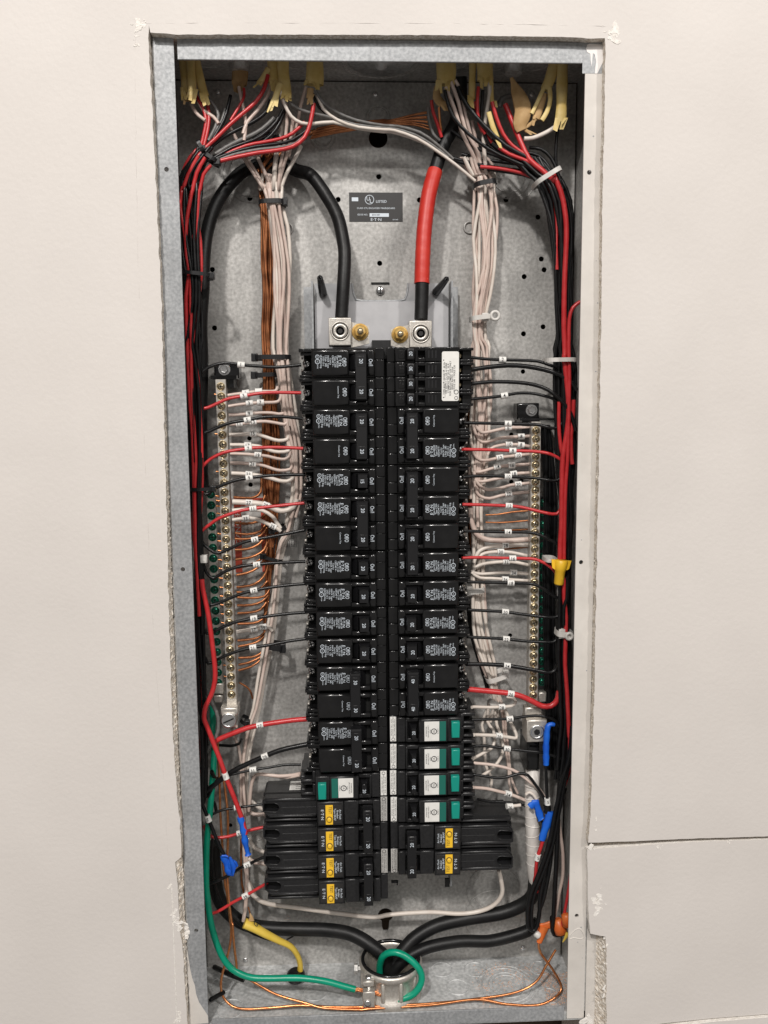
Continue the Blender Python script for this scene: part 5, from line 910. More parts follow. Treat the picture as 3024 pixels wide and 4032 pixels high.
cable('E', [('M', 5, 1225, 2.4), (575, 80, 2.2), (595, 160, 2.1), (640, 215, 2.0), (740, 262, 2.0), (1000, 298, 2.1), (1300, 340, 2.2), (1600, 372, 2.2), ('G', 150, 280, 2.2), ('G', 400, 265, 2.2), ('G', 600, 275, 2.15), ('G', 740, 255, 2.1), ('G', 830, 210, 2.0), ('G', 875, 140, 1.9), ('G', 868, 60, 1.8), ('G', 852, -10, 1.7)], 2, .085, 'wwhite', 'white pigtail sagging under the breakers from left to right', 'wire', seg=9, cat='wire')
for k, pts in enumerate([[('L3', 800, 840), ('L3', 870, 900), ('L3', 950, 940)], [('L3', 760, 940), ('L3', 830, 985), ('L3', 950, 985)], [('L3', 780, 1260), ('L3', 840, 1350), ('L3', 950, 1400)], [('L3', 770, 1460), ('L3', 840, 1510), ('L3', 960, 1525)]]):
    wire('L3', pts, (2.2, 2.1), .075, 'wwhite' if k % 2 == 0 else 'wpink', 'white pigtail coiled behind the %s long breaker at left' % ('upper', 'upper', 'second', 'third')[k], 'white pigtails behind the left long breakers')
wire('L3', [(1340, 540), (1250, 560), (1100, 570), (980, 555), (880, 550), (830, 580), (800, 680), (785, 830), (770, 950)], (1.4, 2.0), .068, 'wpink', 'pale pigtail from the left teal button breaker bending down')
wire('L3', [(1330, 560), (1200, 585), (1080, 575)], (1.35, 1.7), .055, 'wpink', 'second pale pigtail at the left teal button breaker')
# white wires merging downwards at left
for k, x in enumerate([0, 28]):
    wire('L3', [(690 + x, 500), (685 + x, 800), (700 + x, 1100), (720 + x, 1400), (745 + x*.6, 1700), (735 + x*.5, 1950), (710 + x*.3, 2150)], (2.1, 2.2), .055, 'wpink', 'pale wire dropping to the torn yellow cable end at lower left', 'pale wires above the torn yellow cable')
wire('L3', [(690, 1250), (690, 1500), (700, 1750), (740, 1900)], 2.4, .045, 'copperold', 'dark copper wire behind the pale wires at lower left')
# green ground cable
cable('L2', [(375, 1880, 2.2), (385, 2060, 2.2), ('L3', 375, 60, 2.1), ('L3', 395, 300, 1.9), ('L3', 375, 650, 1.5), ('L3', 345, 1000, 1.2), ('L3', 315, 1300, 1.05), ('L3', 308, 1700, 1.0), ('E', 240, 200, 1.0), ('E', 270, 420, 1.0), ('E', 330, 620, 1.0), ('E', 400, 750, 1.0), ('E', 480, 820, .95), ('E', 600, 865, .9), ('E', 750, 872, .85), ('E', 1000, 870, .8), ('E', 1200, 895, .7), ('E', 1350, 935, .62), ('E', 1448, 962, .6)], 1, .118, 'wgreen', 'green ground cable running down the left side and along the bottom', step=6)
cable('G', [(75, 680, 1.5), (75, 610, 1.3), (100, 550, 1.1), (150, 527, 1.0), (210, 535, .9), (280, 580, .8), (335, 640, .7), (350, 700, .62), (330, 760, .55), (280, 810, .5), (195, 838, .5)], 1, .125, 'wgreen', 'green ground cable loop curling out of the round hub', step=8)
def strands(c, pts, d, label, n=6, sp=.05):
    P = spline(path(c, pts, d), 8); mb = MB(); dd_ = (P[-1] - P[0]).normalized(); nn = dd_.orthogonal().normalized(); bb = dd_.cross(nn)
    for k in range(n):
        a0 = 2*math.pi*k/n; mb.tube([p + (nn*math.cos(a0 + i*.25) + bb*math.sin(a0 + i*.25))*sp for i, p in enumerate(P)], .026, 5)
    mb.tube(P, sp, 6); tag(mb.build('copper_strands', M['copper']), label, 'wire')
strands('E', [(1445, 962), (1500, 968), (1560, 985)], .6, 'bare copper strands at the end of the long green cable')
strands('G', [(200, 838), (120, 815), (40, 790)], .5, 'bare copper strands at the end of the green loop')
# hub and clamp
hc = at('G', 145, 660, 1.6); hub = empty('conduit_hub', (hc.x, 1.6, ZF), 'round metal conduit hub rising through the floor of the box', 'conduit hub'); HC = (hc.x, 1.42, ZF)
mb = MB(); mb.lathe(HC, (0, 0, 1), [(1.16, 0), (1.16, .3), (1.06, .36), (1.06, 1.05), (1.17, 1.15), (1.2, 1.3), (1.14, 1.38), (1.02, 1.38), (.98, 1.2), (.98, .05)], 40); mb.build('hub_body', M['alu'], hub)
mb = MB()
for k in range(10): a_ = 2*math.pi*k/10; mb.lathe((HC[0] + 1.07*math.cos(a_), HC[1] + 1.07*math.sin(a_), ZF + .36), (0, 0, 1), [(.08, 0), (.08, .7), (.02, .76)], 6)
mb.build('rib', M['alu'], hub)
mb = MB(); mb.ring((HC[0], HC[1], ZF + 1.38), (0, 0, 1), 1.06, .07, 40, 8); mb.build('bushing', M['case'], hub)
mb = MB(); mb.lathe((HC[0] - 1.1, HC[1], ZF + 1.0), (-1, 0, 0), [(.12, 0), (.12, .15), (.2, .15), (.2, .28), (.1, .3)], 6, smooth=False); mb.build('set_screw', M['galvin'], hub)
mb = MB(); a = at('E', 1510, 880, .45); b = at('E', 1610, 1080, .45); mb.box(a.x, b.x, .25, .7, b.z, a.z - .38, 0, .04); mb.box(a.x, b.x - .03, .3, .75, a.z - .2, a.z, 0, .04); mb.build('ground_clamp', M['alu'], hub)
mb = MB(); xm = (a.x + b.x)/2; mb.lathe((xm, .5, a.z - .05), (0, 0, 1), [(.13, 0), (.13, .12), (.08, .15)], 10); mb.lathe((xm, .5, b.z + .2), (0, 0, 1), [(.08, 0), (.08, .5)], 8); mb.lathe((xm - .05, .25, b.z + .2), (0, -1, 0), [(.13, 0), (.12, .05), (.07, .06)], 12); mb.build('clamp_screw', M['zinc'], hub)
mb = MB(); mb.box(a.x + .1, HC[0] - .6, .7, 1.0, ZF + .3, ZF + .7); mb.build('clamp_arm', M['alu'], hub)
# bare copper at the bottom
wire('L3', [(435, 180, 2.0), (440, 300, 1.9), (455, 700, 1.8), (465, 1000, 1.7), (490, 1400, 1.6), (510, 1700, 1.5), (545, 1900, 1.45), (580, 2212, 1.35), ('E', 437, 400, 1.3), ('E', 432, 560, 1.2), ('E', 405, 690, 1.1), ('E', 365, 830, 1.0), ('E', 352, 930, .9), ('E', 370, 1020, .8), ('E', 440, 1095, .68), ('E', 560, 1122, .55), ('E', 800, 1108, .5), ('E', 1000, 1092, .5), ('E', 1250, 1105, .42), ('E', 1500, 1105, .4), ('G', 0, 883, .38), ('G', 400, 862, .45), ('G', 700, 832, .55), ('G', 950, 792, .7), ('G', 1090, 725, .8), ('G', 1165, 610, .95), ('G', 1225, 510, 1.1)], 1, .046, 'copper', 'bare copper wire that swings wide in the lower left corner and crosses the bottom', 'bare copper wires along the bottom', step=8)
wire('L3', [(480, 500, 2.0), (520, 750, 1.8), (545, 1000, 1.6), (545, 1300, 1.5), (535, 1550, 1.4), (555, 1900, 1.3), (590, 2200, 1.2), ('E', 445, 420, 1.2), ('E', 460, 600, 1.1), ('E', 475, 720, 1.05), ('E', 495, 830, .95), ('E', 600, 890, .9), ('E', 800, 1000, .8), ('E', 1050, 1075, .52), ('E', 1200, 1115, .38), ('E', 1500, 1128, .33), ('G', 0, 897, .32), ('G', 400, 872, .38), ('G', 700, 835, .5), ('G', 900, 865, .4), ('G', 1100, 872, .36), ('G', 1215, 825, .55), ('G', 1262, 755, .8), ('G', 1205, 640, .9), ('G', 1125, 530, 1.0), ('G', 1112, 470, 1.1)], 1, .046, 'copper', 'bare copper wire that runs closer to the hub and loops up at lower right', 'bare copper wires along the bottom', step=8)
# ---------------------------------------------------------------- cable jackets coming in at the top
def jacket(c, pts, d, wid, m, label, flat=.5, frays=3, seed=0, name='cable_jacket', cat='cable jacket'):
    global flat_ratio
    flat_ratio = flat; P = path(c, pts, d); Cc = spline(P, 6); rr = random.Random(seed)
    mb = MB(); W_ = [wid*(1 + .05*math.sin(i*1.3 + seed)) for i in range(len(Cc))]; mb.tube(Cc, W_, 10, flat=(0, 1, 0), cap=False)
    T = (Cc[-1] - Cc[-2]).normalized()
    for k in range(frays):
        s = rr.uniform(-.9, .9)*wid; L = rr.uniform(.04, .30); e = Cc[-1] + Vector((s, -wid*flat*.8, 0)); tip = e + T*L + Vector((rr.uniform(-.12, .12), -rr.uniform(0, .12), 0)); ww = rr.uniform(.05, .11)
        b0 = e - T*.12
        mb.add([b0 - Vector((ww, 0, 0)), b0 + Vector((ww, 0, 0)), tip + Vector((ww*rr.uniform(.2, .9), 0, -rr.uniform(0, .08))), tip - Vector((ww*rr.uniform(.2, .9), 0, rr.uniform(0, .08))), b0 + Vector((0, .03, 0)), tip + Vector((0, .03, 0))], [(0, 1, 2, 3), (0, 4, 5, 3), (1, 2, 5, 4)])
    o = tag(mb.build(name, M[m], org=P[0]), label, cat, 'cable jackets entering at the top'); flat_ratio = .45
    return o
jl = 'yellow cable jacket '
jacket('A', [(415, 255), (425, 370), (435, 470)], 1.3, .19, 'sheath', jl + 'leftmost of three at the top left corner', seed=1)
jacket('A', [(450, 255), (458, 380), (462, 480)], 1.15, .15, 'sheath', jl + 'middle of three at the top left corner', seed=2)
jacket('A', [(480, 255), (510, 400), (540, 500)], 1.3, .15, 'sheath', jl + 'slanting right at the top left corner', seed=3)
jacket('A', [(436, 465), (436, 525)], 1.3, .15, 'tan', 'pale paper sleeve end below the top left jackets', frays=1, seed=4, name='paper_sleeve')
jacket('A', [(750, 290), (748, 350), (742, 430)], 1.9, .27, 'tan', 'tan cable jacket hanging from the second connector, torn open', frays=5, seed=5)
jacket('A', [(945, 255), (950, 340), (945, 420)], 1.4, .22, 'sheath', jl + 'left of two in the third group', frays=5, seed=6)
jacket('A', [(1000, 255), (1005, 360), (1020, 500)], 1.25, .20, 'sheath', jl + 'with printed dots in the third group', frays=5, seed=7)
jacket('A', [(985, 420), (965, 480), (950, 535)], 1.15, .11, 'sheath', jl + 'torn strip curling left in the third group', frays=4, seed=8)
jacket('A', [(915, 330), (885, 385), (858, 425)], 1.3, .10, 'sheath', jl + 'torn strip sticking out left of the third group', frays=2, seed=9)
jacket('A', [(1190, 255), (1192, 340), (1190, 430)], 1.4, .30, 'sheath', jl + 'of the fourth group left of the ceiling disc', frays=5, seed=10)
jacket('A', [(1165, 450), (1160, 510)], 1.3, .12, 'tan', 'tan paper core below the fourth jacket', frays=3, seed=11, name='paper_sleeve')
jacket('B', [(385, 275), (388, 350), (385, 430)], 1.4, .33, 'sheath', jl + 'just right of the ceiling disc, bursting with wires', frays=5, seed=12)
jacket('B', [(545, 275), (542, 400), (540, 515)], 1.5, .12, 'sheath', jl + 'narrow strip of the group right of the middle', frays=3, seed=13)
jacket('B', [(615, 275), (618, 340), (620, 405)], 1.4, .28, 'sheath', jl + 'wide one of the group right of the middle', frays=5, seed=14)
jacket('B', [(655, 400), (660, 520), (665, 545)], 1.45, .07, 'sheath', jl + 'thin torn strip beside red wires', frays=2, seed=15)
jacket('B', [(640, 590), (665, 680), (705, 780)], 1.35, .09, 'sheath', jl + 'long loose strip lying among black wires', frays=1, seed=16)
jacket('B', [(340, 440), (330, 500), (365, 545)], 1.6, .14, 'tan', 'torn tan paper left of the jacket by the ceiling disc', frays=4, seed=17, name='paper_sleeve')
mb = MB(); C_ = path('B', [(775, 385), (800, 450), (830, 520), (845, 590), (825, 660), (835, 700)], 1.3); flat_ratio = .25; mb.tube(spline(C_, 5), [.06, .10, .18, .24, .28, .30, .30, .28, .25, .22, .18, .14, .1, .08, .06, .05, .04, .03, .03, .03, .03, .03, .03, .03, .03][:len(spline(C_, 5))] + [.03]*max(0, len(spline(C_, 5)) - 25), 9, flat=(0, 1, 0)); flat_ratio = .45
tag(mb.build('paper_wrap', M['tan'], org=C_[0]), 'crumpled brown paper hanging from the connector at top right', 'paper')
jacket('B', [(1030, 300), (1005, 390), (975, 460)], 1.3, .19, 'sheath', jl + 'bent left above the slit loop at top right', frays=0, seed=18)
jacket('B', [(970, 440), (925, 540), (895, 600)], 1.25, .07, 'sheath', jl + 'left lip of the slit loop', frays=0, seed=19)
jacket('B', [(1000, 440), (1005, 520), (985, 590), (955, 640)], 1.25, .08, 'sheath', jl + 'right lip of the slit loop', frays=0, seed=20)
jacket('B', [(965, 480), (945, 560), (920, 630)], 1.36, .14, 'tan', 'brown paper inside the slit yellow loop', frays=2, seed=21, name='paper_sleeve')
jacket('B', [(1078, 300), (1075, 450), (1070, 600), (1062, 650)], 1.2, .19, 'sheath', jl + 'straight one at the far right, end split in two', frays=3, seed=22)
jacket('B', [(930, 620), (890, 660), (850, 690), (880, 710)], 1.35, .06, 'tan', 'twisted brown paper strip under the slit loop', frays=2, seed=23, name='paper_sleeve')
wire('B', [(850, 748), (900, 745), (960, 722), (1010, 695), (1045, 670)], 1.3, .075, 'wwhite', 'off white wire curving out of the split jacket at far right')
wire('B', [(700, 560), (720, 510), (770, 495)], 1.7, .09, 'wgrey', 'grey wire bent behind the brown paper')
for c, x, y, l in (('A', 748, 305, 'left'), ('B', 785, 318, 'right')):
    p = at(c, x, y, 1.9); o = empty('cable_connector', p, 'grey metal cable connector in the top wall at %s' % l, 'connector'); mb = MB(); mb.lathe(p + Vector((0, 0, .5)), (0, 0, -1), [(.42, 0), (.42, .25), (.5, .27), (.5, .42), (.33, .44), (.30, .75)], 20); mb.build('collar', M['galvin'], o)
    mb = MB()
    for s in (-1, 1): mb.lathe(p + Vector((s*.5, -.1, .1)), (s, 0, 0), [(.09, 0), (.09, .12), (.05, .14)], 10)
    mb.build('clamp_screw', M['zinc'], o)
# ---- wires fanned out at the top, left
FL = 'wires fanning out at the top left'; FR = 'wires fanning out at the top right'
def fan(c, pts, m, r, label, d, g): wire(c, pts, d, r, m, label, g, seg=7, step=3)
T_ = (1.5, 1.3)
fl = lambda pts, m, label, r=.06, d=T_: fan('A', pts, m, r, label, d, FL)
fl([(480, 470), (500, 520), (528, 570), (545, 640), (532, 720), (515, 790), (495, 840)], 'wred', 'red wire dropping straight from the top left jackets, left one')
fl([(545, 500), (558, 570), (562, 640), (550, 720), (530, 800)], 'wred', 'red wire dropping straight from the top left jackets, right one')
fl([(450, 520), (470, 570), (500, 610), (540, 640)], 'wpink', 'pale wire curling from the leftmost jacket')
fl([(500, 530), (530, 580), (590, 620), (620, 660)], 'wpink', 'pale wire under the slanting jacket')
fl([(560, 510), (600, 560), (618, 610), (600, 680), (560, 760)], 'wgrey', 'grey wire beside the two straight red wires')
fl([(690, 490), (675, 560), (650, 640), (600, 730), (560, 800)], 'wblack', 'black wire from the tan jacket toward the tie')
fl([(660, 570), (640, 640), (600, 700), (560, 760)], 'wgrey', 'pale grey wire sloping to the tie')
fl([(740, 440), (755, 520), (775, 600), (780, 680), (770, 760)], 'wpink', 'pale wire hanging from the tan jacket')
fl([(770, 450), (770, 500), (740, 560), (690, 640)], 'wred', 'red wire inside the tan jacket', .05)
fl([(912, 370), (890, 450), (840, 530), (760, 600), (680, 670), (610, 740), (545, 800), (500, 850)], 'wred', 'long red wire sweeping from the third jacket to the left tie', .068, (1.3, 1.05))
fl([(930, 430), (905, 500), (850, 580), (790, 650), (765, 720)], 'wpink', 'pale wire sweeping beside the long red wire', .066)
fl([(925, 520), (900, 590), (830, 645), (740, 690), (640, 745), (560, 810)], 'wblack', 'upper black wire sweeping to the left tie', .06, (1.5, 1.2))
fl([(950, 625), (880, 690), (800, 735), (700, 780), (600, 840)], 'wgrey', 'grey thick wire in the sweep to the left tie', .075, (1.5, 1.25))
fl([(1000, 580), (960, 650), (900, 710), (830, 755), (700, 800), (590, 865)], 'wblack', 'second black wire sweeping to the left tie', .06, (1.5, 1.25))
fl([(1020, 560), (985, 650), (930, 730), (840, 790), (720, 830), (600, 870)], 'wblack', 'third black wire sweeping to the left tie', .06, (1.6, 1.3))
fl([(1130, 650), (1060, 715), (980, 750), (880, 770), (780, 790), (660, 840)], 'wred', 'red wire in the lower sweep under the fourth jacket', .06, (1.5, 1.3))
fl([(1185, 540), (1165, 650), (1130, 740), (1060, 795), (960, 818), (850, 832), (720, 858), (610, 885)], 'wred', 'lowest thick red wire sweeping to the left tie', .072, (1.3, 1.15))
fl([(1140, 700), (1060, 755), (960, 780), (840, 795), (700, 830), (600, 870)], 'wblack', 'black wire between the two lower red sweeps', .06, (1.5, 1.25))
fl([(1160, 700), (1080, 775), (980, 800), (860, 812), (720, 840), (620, 875)], 'wgrey', 'grey wire between the two lower red sweeps', .055, (1.5, 1.25))
for k in range(5): fl([(900 + 20*k, 700 + 8*k), (800, 770 + 8*k), (680, 820 + 5*k), (590, 855 + 4*k), (540, 880)], 'wblack', 'black wire packed behind the left tie', .06, (1.8, 1.5))
fl([(985, 460), (1010, 540), (1050, 615), (1110, 655), (1180, 660), (1300, 650), (1440, 685), (1600, 705), ('B', 60, 705), ('B', 180, 740), ('B', 290, 790), ('B', 370, 850)], 'wwhite', 'white wire crossing from the third jacket to the right side', .062, (1.2, 1.9))
fl([(1000, 470), (1060, 550), (1150, 590), (1280, 620), (1430, 665), (1600, 685), ('B', 80, 690), ('B', 200, 725), ('B', 310, 790), ('B', 400, 860)], 'wgrey', 'grey wire crossing the top from the third jacket', .055, (1.25, 1.9))
fl([(1190, 450), (1235, 530), (1320, 590), (1440, 640), (1600, 670), ('B', 100, 675), ('B', 230, 710), ('B', 330, 780), ('B', 430, 870)], 'wgrey', 'upper grey wire crossing the top from the fourth jacket', .055, (1.3, 1.9))
fl([(1200, 470), (1240, 570), (1330, 640), (1450, 680), (1600, 695), ('B', 80, 700), ('B', 210, 745), ('B', 330, 820), ('B', 440, 900), ('B', 560, 1000)], 'wwhite', 'white wire crossing the top from the fourth jacket', .055, (1.35, 1.9))
fl([(1180, 480), (1215, 560), (1300, 620), (1450, 665), (1600, 680), ('B', 90, 685), ('B', 240, 745), ('B', 350, 830)], 'wblack', 'black wire crossing the top from the fourth jacket', .05, (1.45, 1.95))
fl([(690, 680), (740, 780), (800, 880), (860, 980), (900, 1060), ('C', 790, 180)], 'wpink', 'first pale wire falling into the left white bundle', .06, (2.0, 2.1))
fl([(760, 850), (830, 960), (890, 1050), ('C', 770, 160), ('C', 800, 270)], 'wpink', 'second pale wire falling into the left white bundle', .06, (2.0, 2.0))
fl([(845, 845), (890, 940), (920, 1010), ('C', 800, 120), ('C', 820, 270)], 'wpink', 'third pale wire falling into the left white bundle', .066, (2.0, 2.0))
fl([(1005, 640), (975, 780), (955, 900), (950, 1056), ('C', 845, 120), ('C', 860, 270)], 'wwhite', 'thick white wire dropping in the middle of the left white bundle', .088, (1.9, 1.95))
fl([(1020, 540), (1025, 660), (1010, 780), (985, 920), (975, 1056), ('C', 880, 140)], 'wpink', 'pale wire hanging from the dotted jacket', .06, (1.6, 2.0))
fl([(1060, 620), (1050, 740), (1020, 860), (985, 980), (975, 1060)], 'wpink', 'pale wire under the white strip of the fourth jacket', .06, (1.6, 2.0))
fl([(1110, 790), (1070, 870), (1020, 960), (985, 1060), ('C', 890, 150), ('C', 885, 270)], 'wwhite', 'white wire curving in from the right to the left white bundle', .066, (2.0, 2.0))
fl([(1140, 440), (1110, 540), (1090, 640), (1060, 740), (1035, 860)], 'wpink', 'pale wire hanging left of the fourth jacket', .06, (1.5, 2.0))
# ---- top right
fr = lambda pts, m, label, r=.06, d=(1.5, 1.4): fan('B', pts, m, r, label, d, FR)
fr([(385, 440), (440, 580), (485, 720), (540, 830), (570, 900)], 'wpink', 'pale wire from the jacket right of the disc, left one', .066, (1.3, 1.9))
fr([(415, 410), (460, 530), (500, 690), (560, 800), (590, 900)], 'wpink', 'pale wire from the jacket right of the disc, middle one', .066, (1.3, 1.9))
fr([(440, 400), (480, 480), (505, 620), (545, 760), (580, 880)], 'wpink', 'pale wire from the jacket right of the disc, right one', .06, (1.35, 1.9))
fr([(380, 460), (395, 530), (430, 620), (520, 720), (640, 810), (760, 870), (880, 920)], 'wblack', 'black wire swinging right below the jacket by the disc', .06, (1.25, 1.4))
fr([(460, 440), (510, 550), (620, 680), (740, 790), (850, 850), (980, 940), (1070, 1030)], 'wblack', 'thick black wire crossing to the right bundle', .08, (1.4, 1.3))
fr([(480, 480), (560, 600), (660, 720), (780, 810), (900, 870), (1000, 960)], 'wblack', 'black wire just above the thick one crossing right', .062, (1.5, 1.4))
fr([(300, 520), (310, 590), (335, 660), (360, 740)], 'wred', 'red wire left of the jacket by the disc', .06, (1.8, 2.0))
fr([(280, 560), (285, 640), (310, 720), (350, 760)], 'wgrey', 'grey wire left of the jacket by the disc', .055, (1.9, 2.0))
fr([(345, 560), (350, 640), (360, 700)], 'copper', 'copper wire hanging by the torn tan paper', .045, (1.7, 2.0))
fr([(555, 530), (575, 620), (600, 700), (660, 770)], 'wred', 'red wire from the narrow strip jacket', .06, (1.6, 1.6))
fr([(580, 440), (572, 540), (580, 640), (620, 720)], 'wred', 'red wire with a white end under the wide jacket', .06, (1.4, 1.5))
fr([(605, 460), (600, 560), (600, 680), (640, 780)], 'wblack', 'black wire between the red wires of the wide jacket', .06, (1.45, 1.6))
fr([(640, 370), (645, 480), (625, 600), (610, 750), (620, 900), (625, 960)], 'wwhite', 'white wire falling from the wide jacket to the right white bundle', .072, (1.35, 1.95))
fr([(660, 530), (685, 620), (725, 720), (780, 790), (850, 840), (900, 880)], 'wred', 'red wire swinging right from the wide jacket', .066, (1.3, 1.35))
fr([(700, 800), (760, 840), (840, 870), (900, 900), (960, 950)], 'wred', 'short red wire passing below the black sweep', .066, (1.35, 1.3))
fr([(330, 830), (450, 870), (600, 905), (750, 930), (880, 945), (980, 1000)], 'wblack', 'long black wire crossing under the red cable top', .062, (2.1, 1.5))
fr([(350, 850), (480, 890), (640, 930), (780, 950), (900, 980), (1000, 1050)], 'wblack', 'second long black wire crossing under the red cable top', .062, (2.1, 1.5))
fr([(480, 840), (600, 870), (740, 890), (860, 910), (960, 960)], 'wblack', 'third long black wire crossing under the red cable top', .062, (2.1, 1.6))
fr([(880, 800), (950, 810), (1010, 860), (1050, 950), (1080, 1050)], 'wblack', 'black wire arching to the right side wall', .062, (1.6, 1.4))
fr([(860, 830), (940, 850), (1000, 920), (1050, 1010)], 'wblack', 'black wire under the arch by the right side wall', .062, (1.6, 1.4))
fr([(1050, 690), (1040, 780), (1040, 900), (1060, 1000)], 'wblack', 'black wire hanging straight from the split jacket', .055, (1.5, 1.5))
fr([(540, 640), (560, 740), (580, 840), (600, 900)], 'wpink', 'pale wire behind the red wires at top right', .06, (1.8, 2.0))
fr([(620, 860), (660, 900), (640, 960)], 'wpink', 'short pale wire entering the right white bundle', .06, (1.9, 2.0))
for k in range(6): fr([(420 + 60*k, 700 + 12*k), (560 + 50*k, 800 + 8*k), (760 + 20*k, 880 + 4*k), (920 + 8*k, 960), (1040 + 5*k, 1060)], 'wblack', 'black wire packed deep in the top right sweep', .06, (2.0, 1.6))
# ---------------------------------------------------------------- ties, connectors, small things
def tie(c, x0, y0, x1, y1, d, m, label, deep=.3, w_=.10, head=0, tail=0):
    a = at(c, x0, y0, d); b = at(c, x1, y1, d); ctr = (a + b)/2; ax = (b - a)/2; ux = ax.normalized(); up = Vector((-ux.z, 0, ux.x)); n = 26; vs = []
    for k in range(n):
        t = 2*math.pi*k/n; ce, se = math.cos(t), math.sin(t); f = lambda v: math.copysign(abs(v)**.6, v)
        p = ctr + ax*f(ce); q = Vector((0, deep*f(se), 0))
        for s, e in ((-1, 1), (1, 1), (1, 1.08), (-1, 1.08)): vs.append(ctr + ax*f(ce)*(1 + (e-1)*.5) + q*e + up*(s*w_/2))
    mb = MB(); mb.add(vs, [(k*4 + j, ((k+1) % n)*4 + j, ((k+1) % n)*4 + (j+1) % 4, k*4 + (j+1) % 4) for k in range(n) for j in range(4)])
    o = tag(mb.build('cable_tie', M[m], org=ctr), label, 'cable tie', 'cable ties round the bundles')
    if head:
        p = ctr + ax*head*1.0; mb = MB(); s = .11; mb.box(p.x - s, p.x + s, p.y - deep*.6 - .08, p.y - deep*.6 + .16, p.z - w_*.85, p.z + w_*.85, 0, .02); mb.build('head', M[m], o)
    if tail: mb = MB(); p = ctr + ax*head; q = p + ux*tail + Vector((0, -.15, -.05)); mb.tube([p, p.lerp(q, .5), q], .04, 6); mb.build('tail', M[m], o)
    return o
tie('C', 735, 270, 915, 265, 2.3, 'tieblack', 'black cable tie highest on the left copper and white bundle', .45, .15, .95)
tie('C', 205, 748, 415, 770, 1.3, 'tieblack', 'black cable tie round red and black wires high on the left side', .5, .12, 1.0)
tie('A', 500, 770, 545, 850, 1.3, 'tieblack', 'black cable tie at the neck of the top left sweep', .4, .12, .3)
tie('A', 540, 850, 620, 900, 1.3, 'tieblack', 'black cable tie just under the neck of the top left sweep', .4, .12, .9)
tie('L1', 835, 165, 1230, 160, 2.3, 'tieblack', 'black cable tie above the top left neutral bar end', .45, .16, -.95)
tie('L1', 830, 355, 1085, 345, 2.55, 'tieblack', 'black cable tie round copper only, beside the black wire 1', .3, .15, -.95)
tie('L1', 140, 1590, 400, 1580, 1.3, 'tieblack', 'black cable tie at the top of the green screw bar', .4, .12, .95)
tie('L1', 1010, 2035, 1190, 1995, 2.4, 'tieblack', 'black cable tie below the white wires 33 and 35', .4, .16, -.8)
tie('L2', 925, 235, 1140, 290, 2.4, 'tieblack', 'black cable tie over the red warning label', .4, .12, -.9, .35)
tie('L2', 990, 1210, 1155, 1235, 2.3, 'tieblack', 'black cable tie by the black wire 21', .35, .2, .9)
tie('L2', 690, 2010, 780, 2060, 2.2, 'tieblack', 'black cable tie beside the left end lug', .3, .14, .6)
tie('L2', 255, 275, 320, 270, 1.15, 'tiewhite', 'pale cable tie head beside the green screws', .2, .16, .1)
tie('D', 635, 155, 785, 125, 2.1, 'tieblack', 'black cable tie at the top of the right white bundle', .45, .16, .0)
tie('D', 1050, 145, 1225, 35, 1.3, 'tiewhite', 'natural nylon tie round the top right sweep', .5, .15, 0)
o = tie('D', 612, 1062, 760, 1045, 2.0, 'tiewhite', 'natural nylon tie with a ring eye on the right white bundle', .42, .16, .3)
p = at('D', 785, 1035, 1.6); mb = MB(); mb.ring(p, (0, 1, 0), .14, .055, 24, 8); mb.build('eye', M['tiewhite'], o)
tie('R1', 945, 195, 1275, 190, 1.4, 'tiewhite', 'natural nylon tie beside the black wire 2', .5, .14, 0)
tie('R2', 940, 275, 1075, 280, 1.5, 'tiewhite', 'natural nylon tie behind the yellow wire connector', .4, .14, 0)
tie('R2', 85, 620, 290, 600, 2.1, 'tiewhite', 'natural nylon tie beside the right column, under black wire 18', .35, .2, -.6)
tie('R2', 310, 1590, 540, 1510, 2.1, 'tiewhite', 'natural nylon tie just below the black wire 24', .4, .17, .8)
tie('R2', 340, 1800, 450, 1850, 2.1, 'tiewhite', 'small natural nylon tie under the thick red wire 26', .3, .2, 0)
o = tie('R2', 1072, 1070, 1240, 1085, 1.25, 'tiewhite', 'natural nylon tie with a screw eye at the right flange', .35, .2, -.4)
p = at('R2', 1222, 1120, .85); mb = MB(); mb.ring(p, (0, 1, 0), .11, .055, 22, 8); mb.build('eye', M['tiewhite'], o)
# yellow twist connector
a = at('R2', 1135, 290, .95); b = at('R2', 1105, 560, .95); dr = (b - a).normalized(); L = (b - a).length
o = empty('wire_connector', b, 'yellow twist on wire connector on the red wires at right', 'wire connector')
mb = MB(); mb.lathe(a, dr, [(.21, 0), (.235, .02), (.21, .28), (.20, .38), (.185, .40), (.17, L - .05), (.14, L), (.05, L + .01)], 20); mb.build('shell', M['yellow'], o)
mb = MB()
for s in (-1, 1):
    n_ = Vector((-dr.z, 0, dr.x))*s; q = a + n_*.2
    mb.add([q + Vector((0, -.04, 0)), q + n_*.16 + Vector((0, -.03, 0)), q + n_*.10 + dr*.3 + Vector((0, -.03, 0)), q + dr*.36 + Vector((0, -.04, 0)), q + Vector((0, .04, 0)), q + n_*.16 + Vector((0, .03, 0)), q + n_*.10 + dr*.3 + Vector((0, .03, 0)), q + dr*.36 + Vector((0, .04, 0))], [(0, 1, 2, 3), (7, 6, 5, 4), (0, 4, 5, 1), (1, 5, 6, 2), (2, 6, 7, 3)])
mb.build('wing', M['yellow'], o)
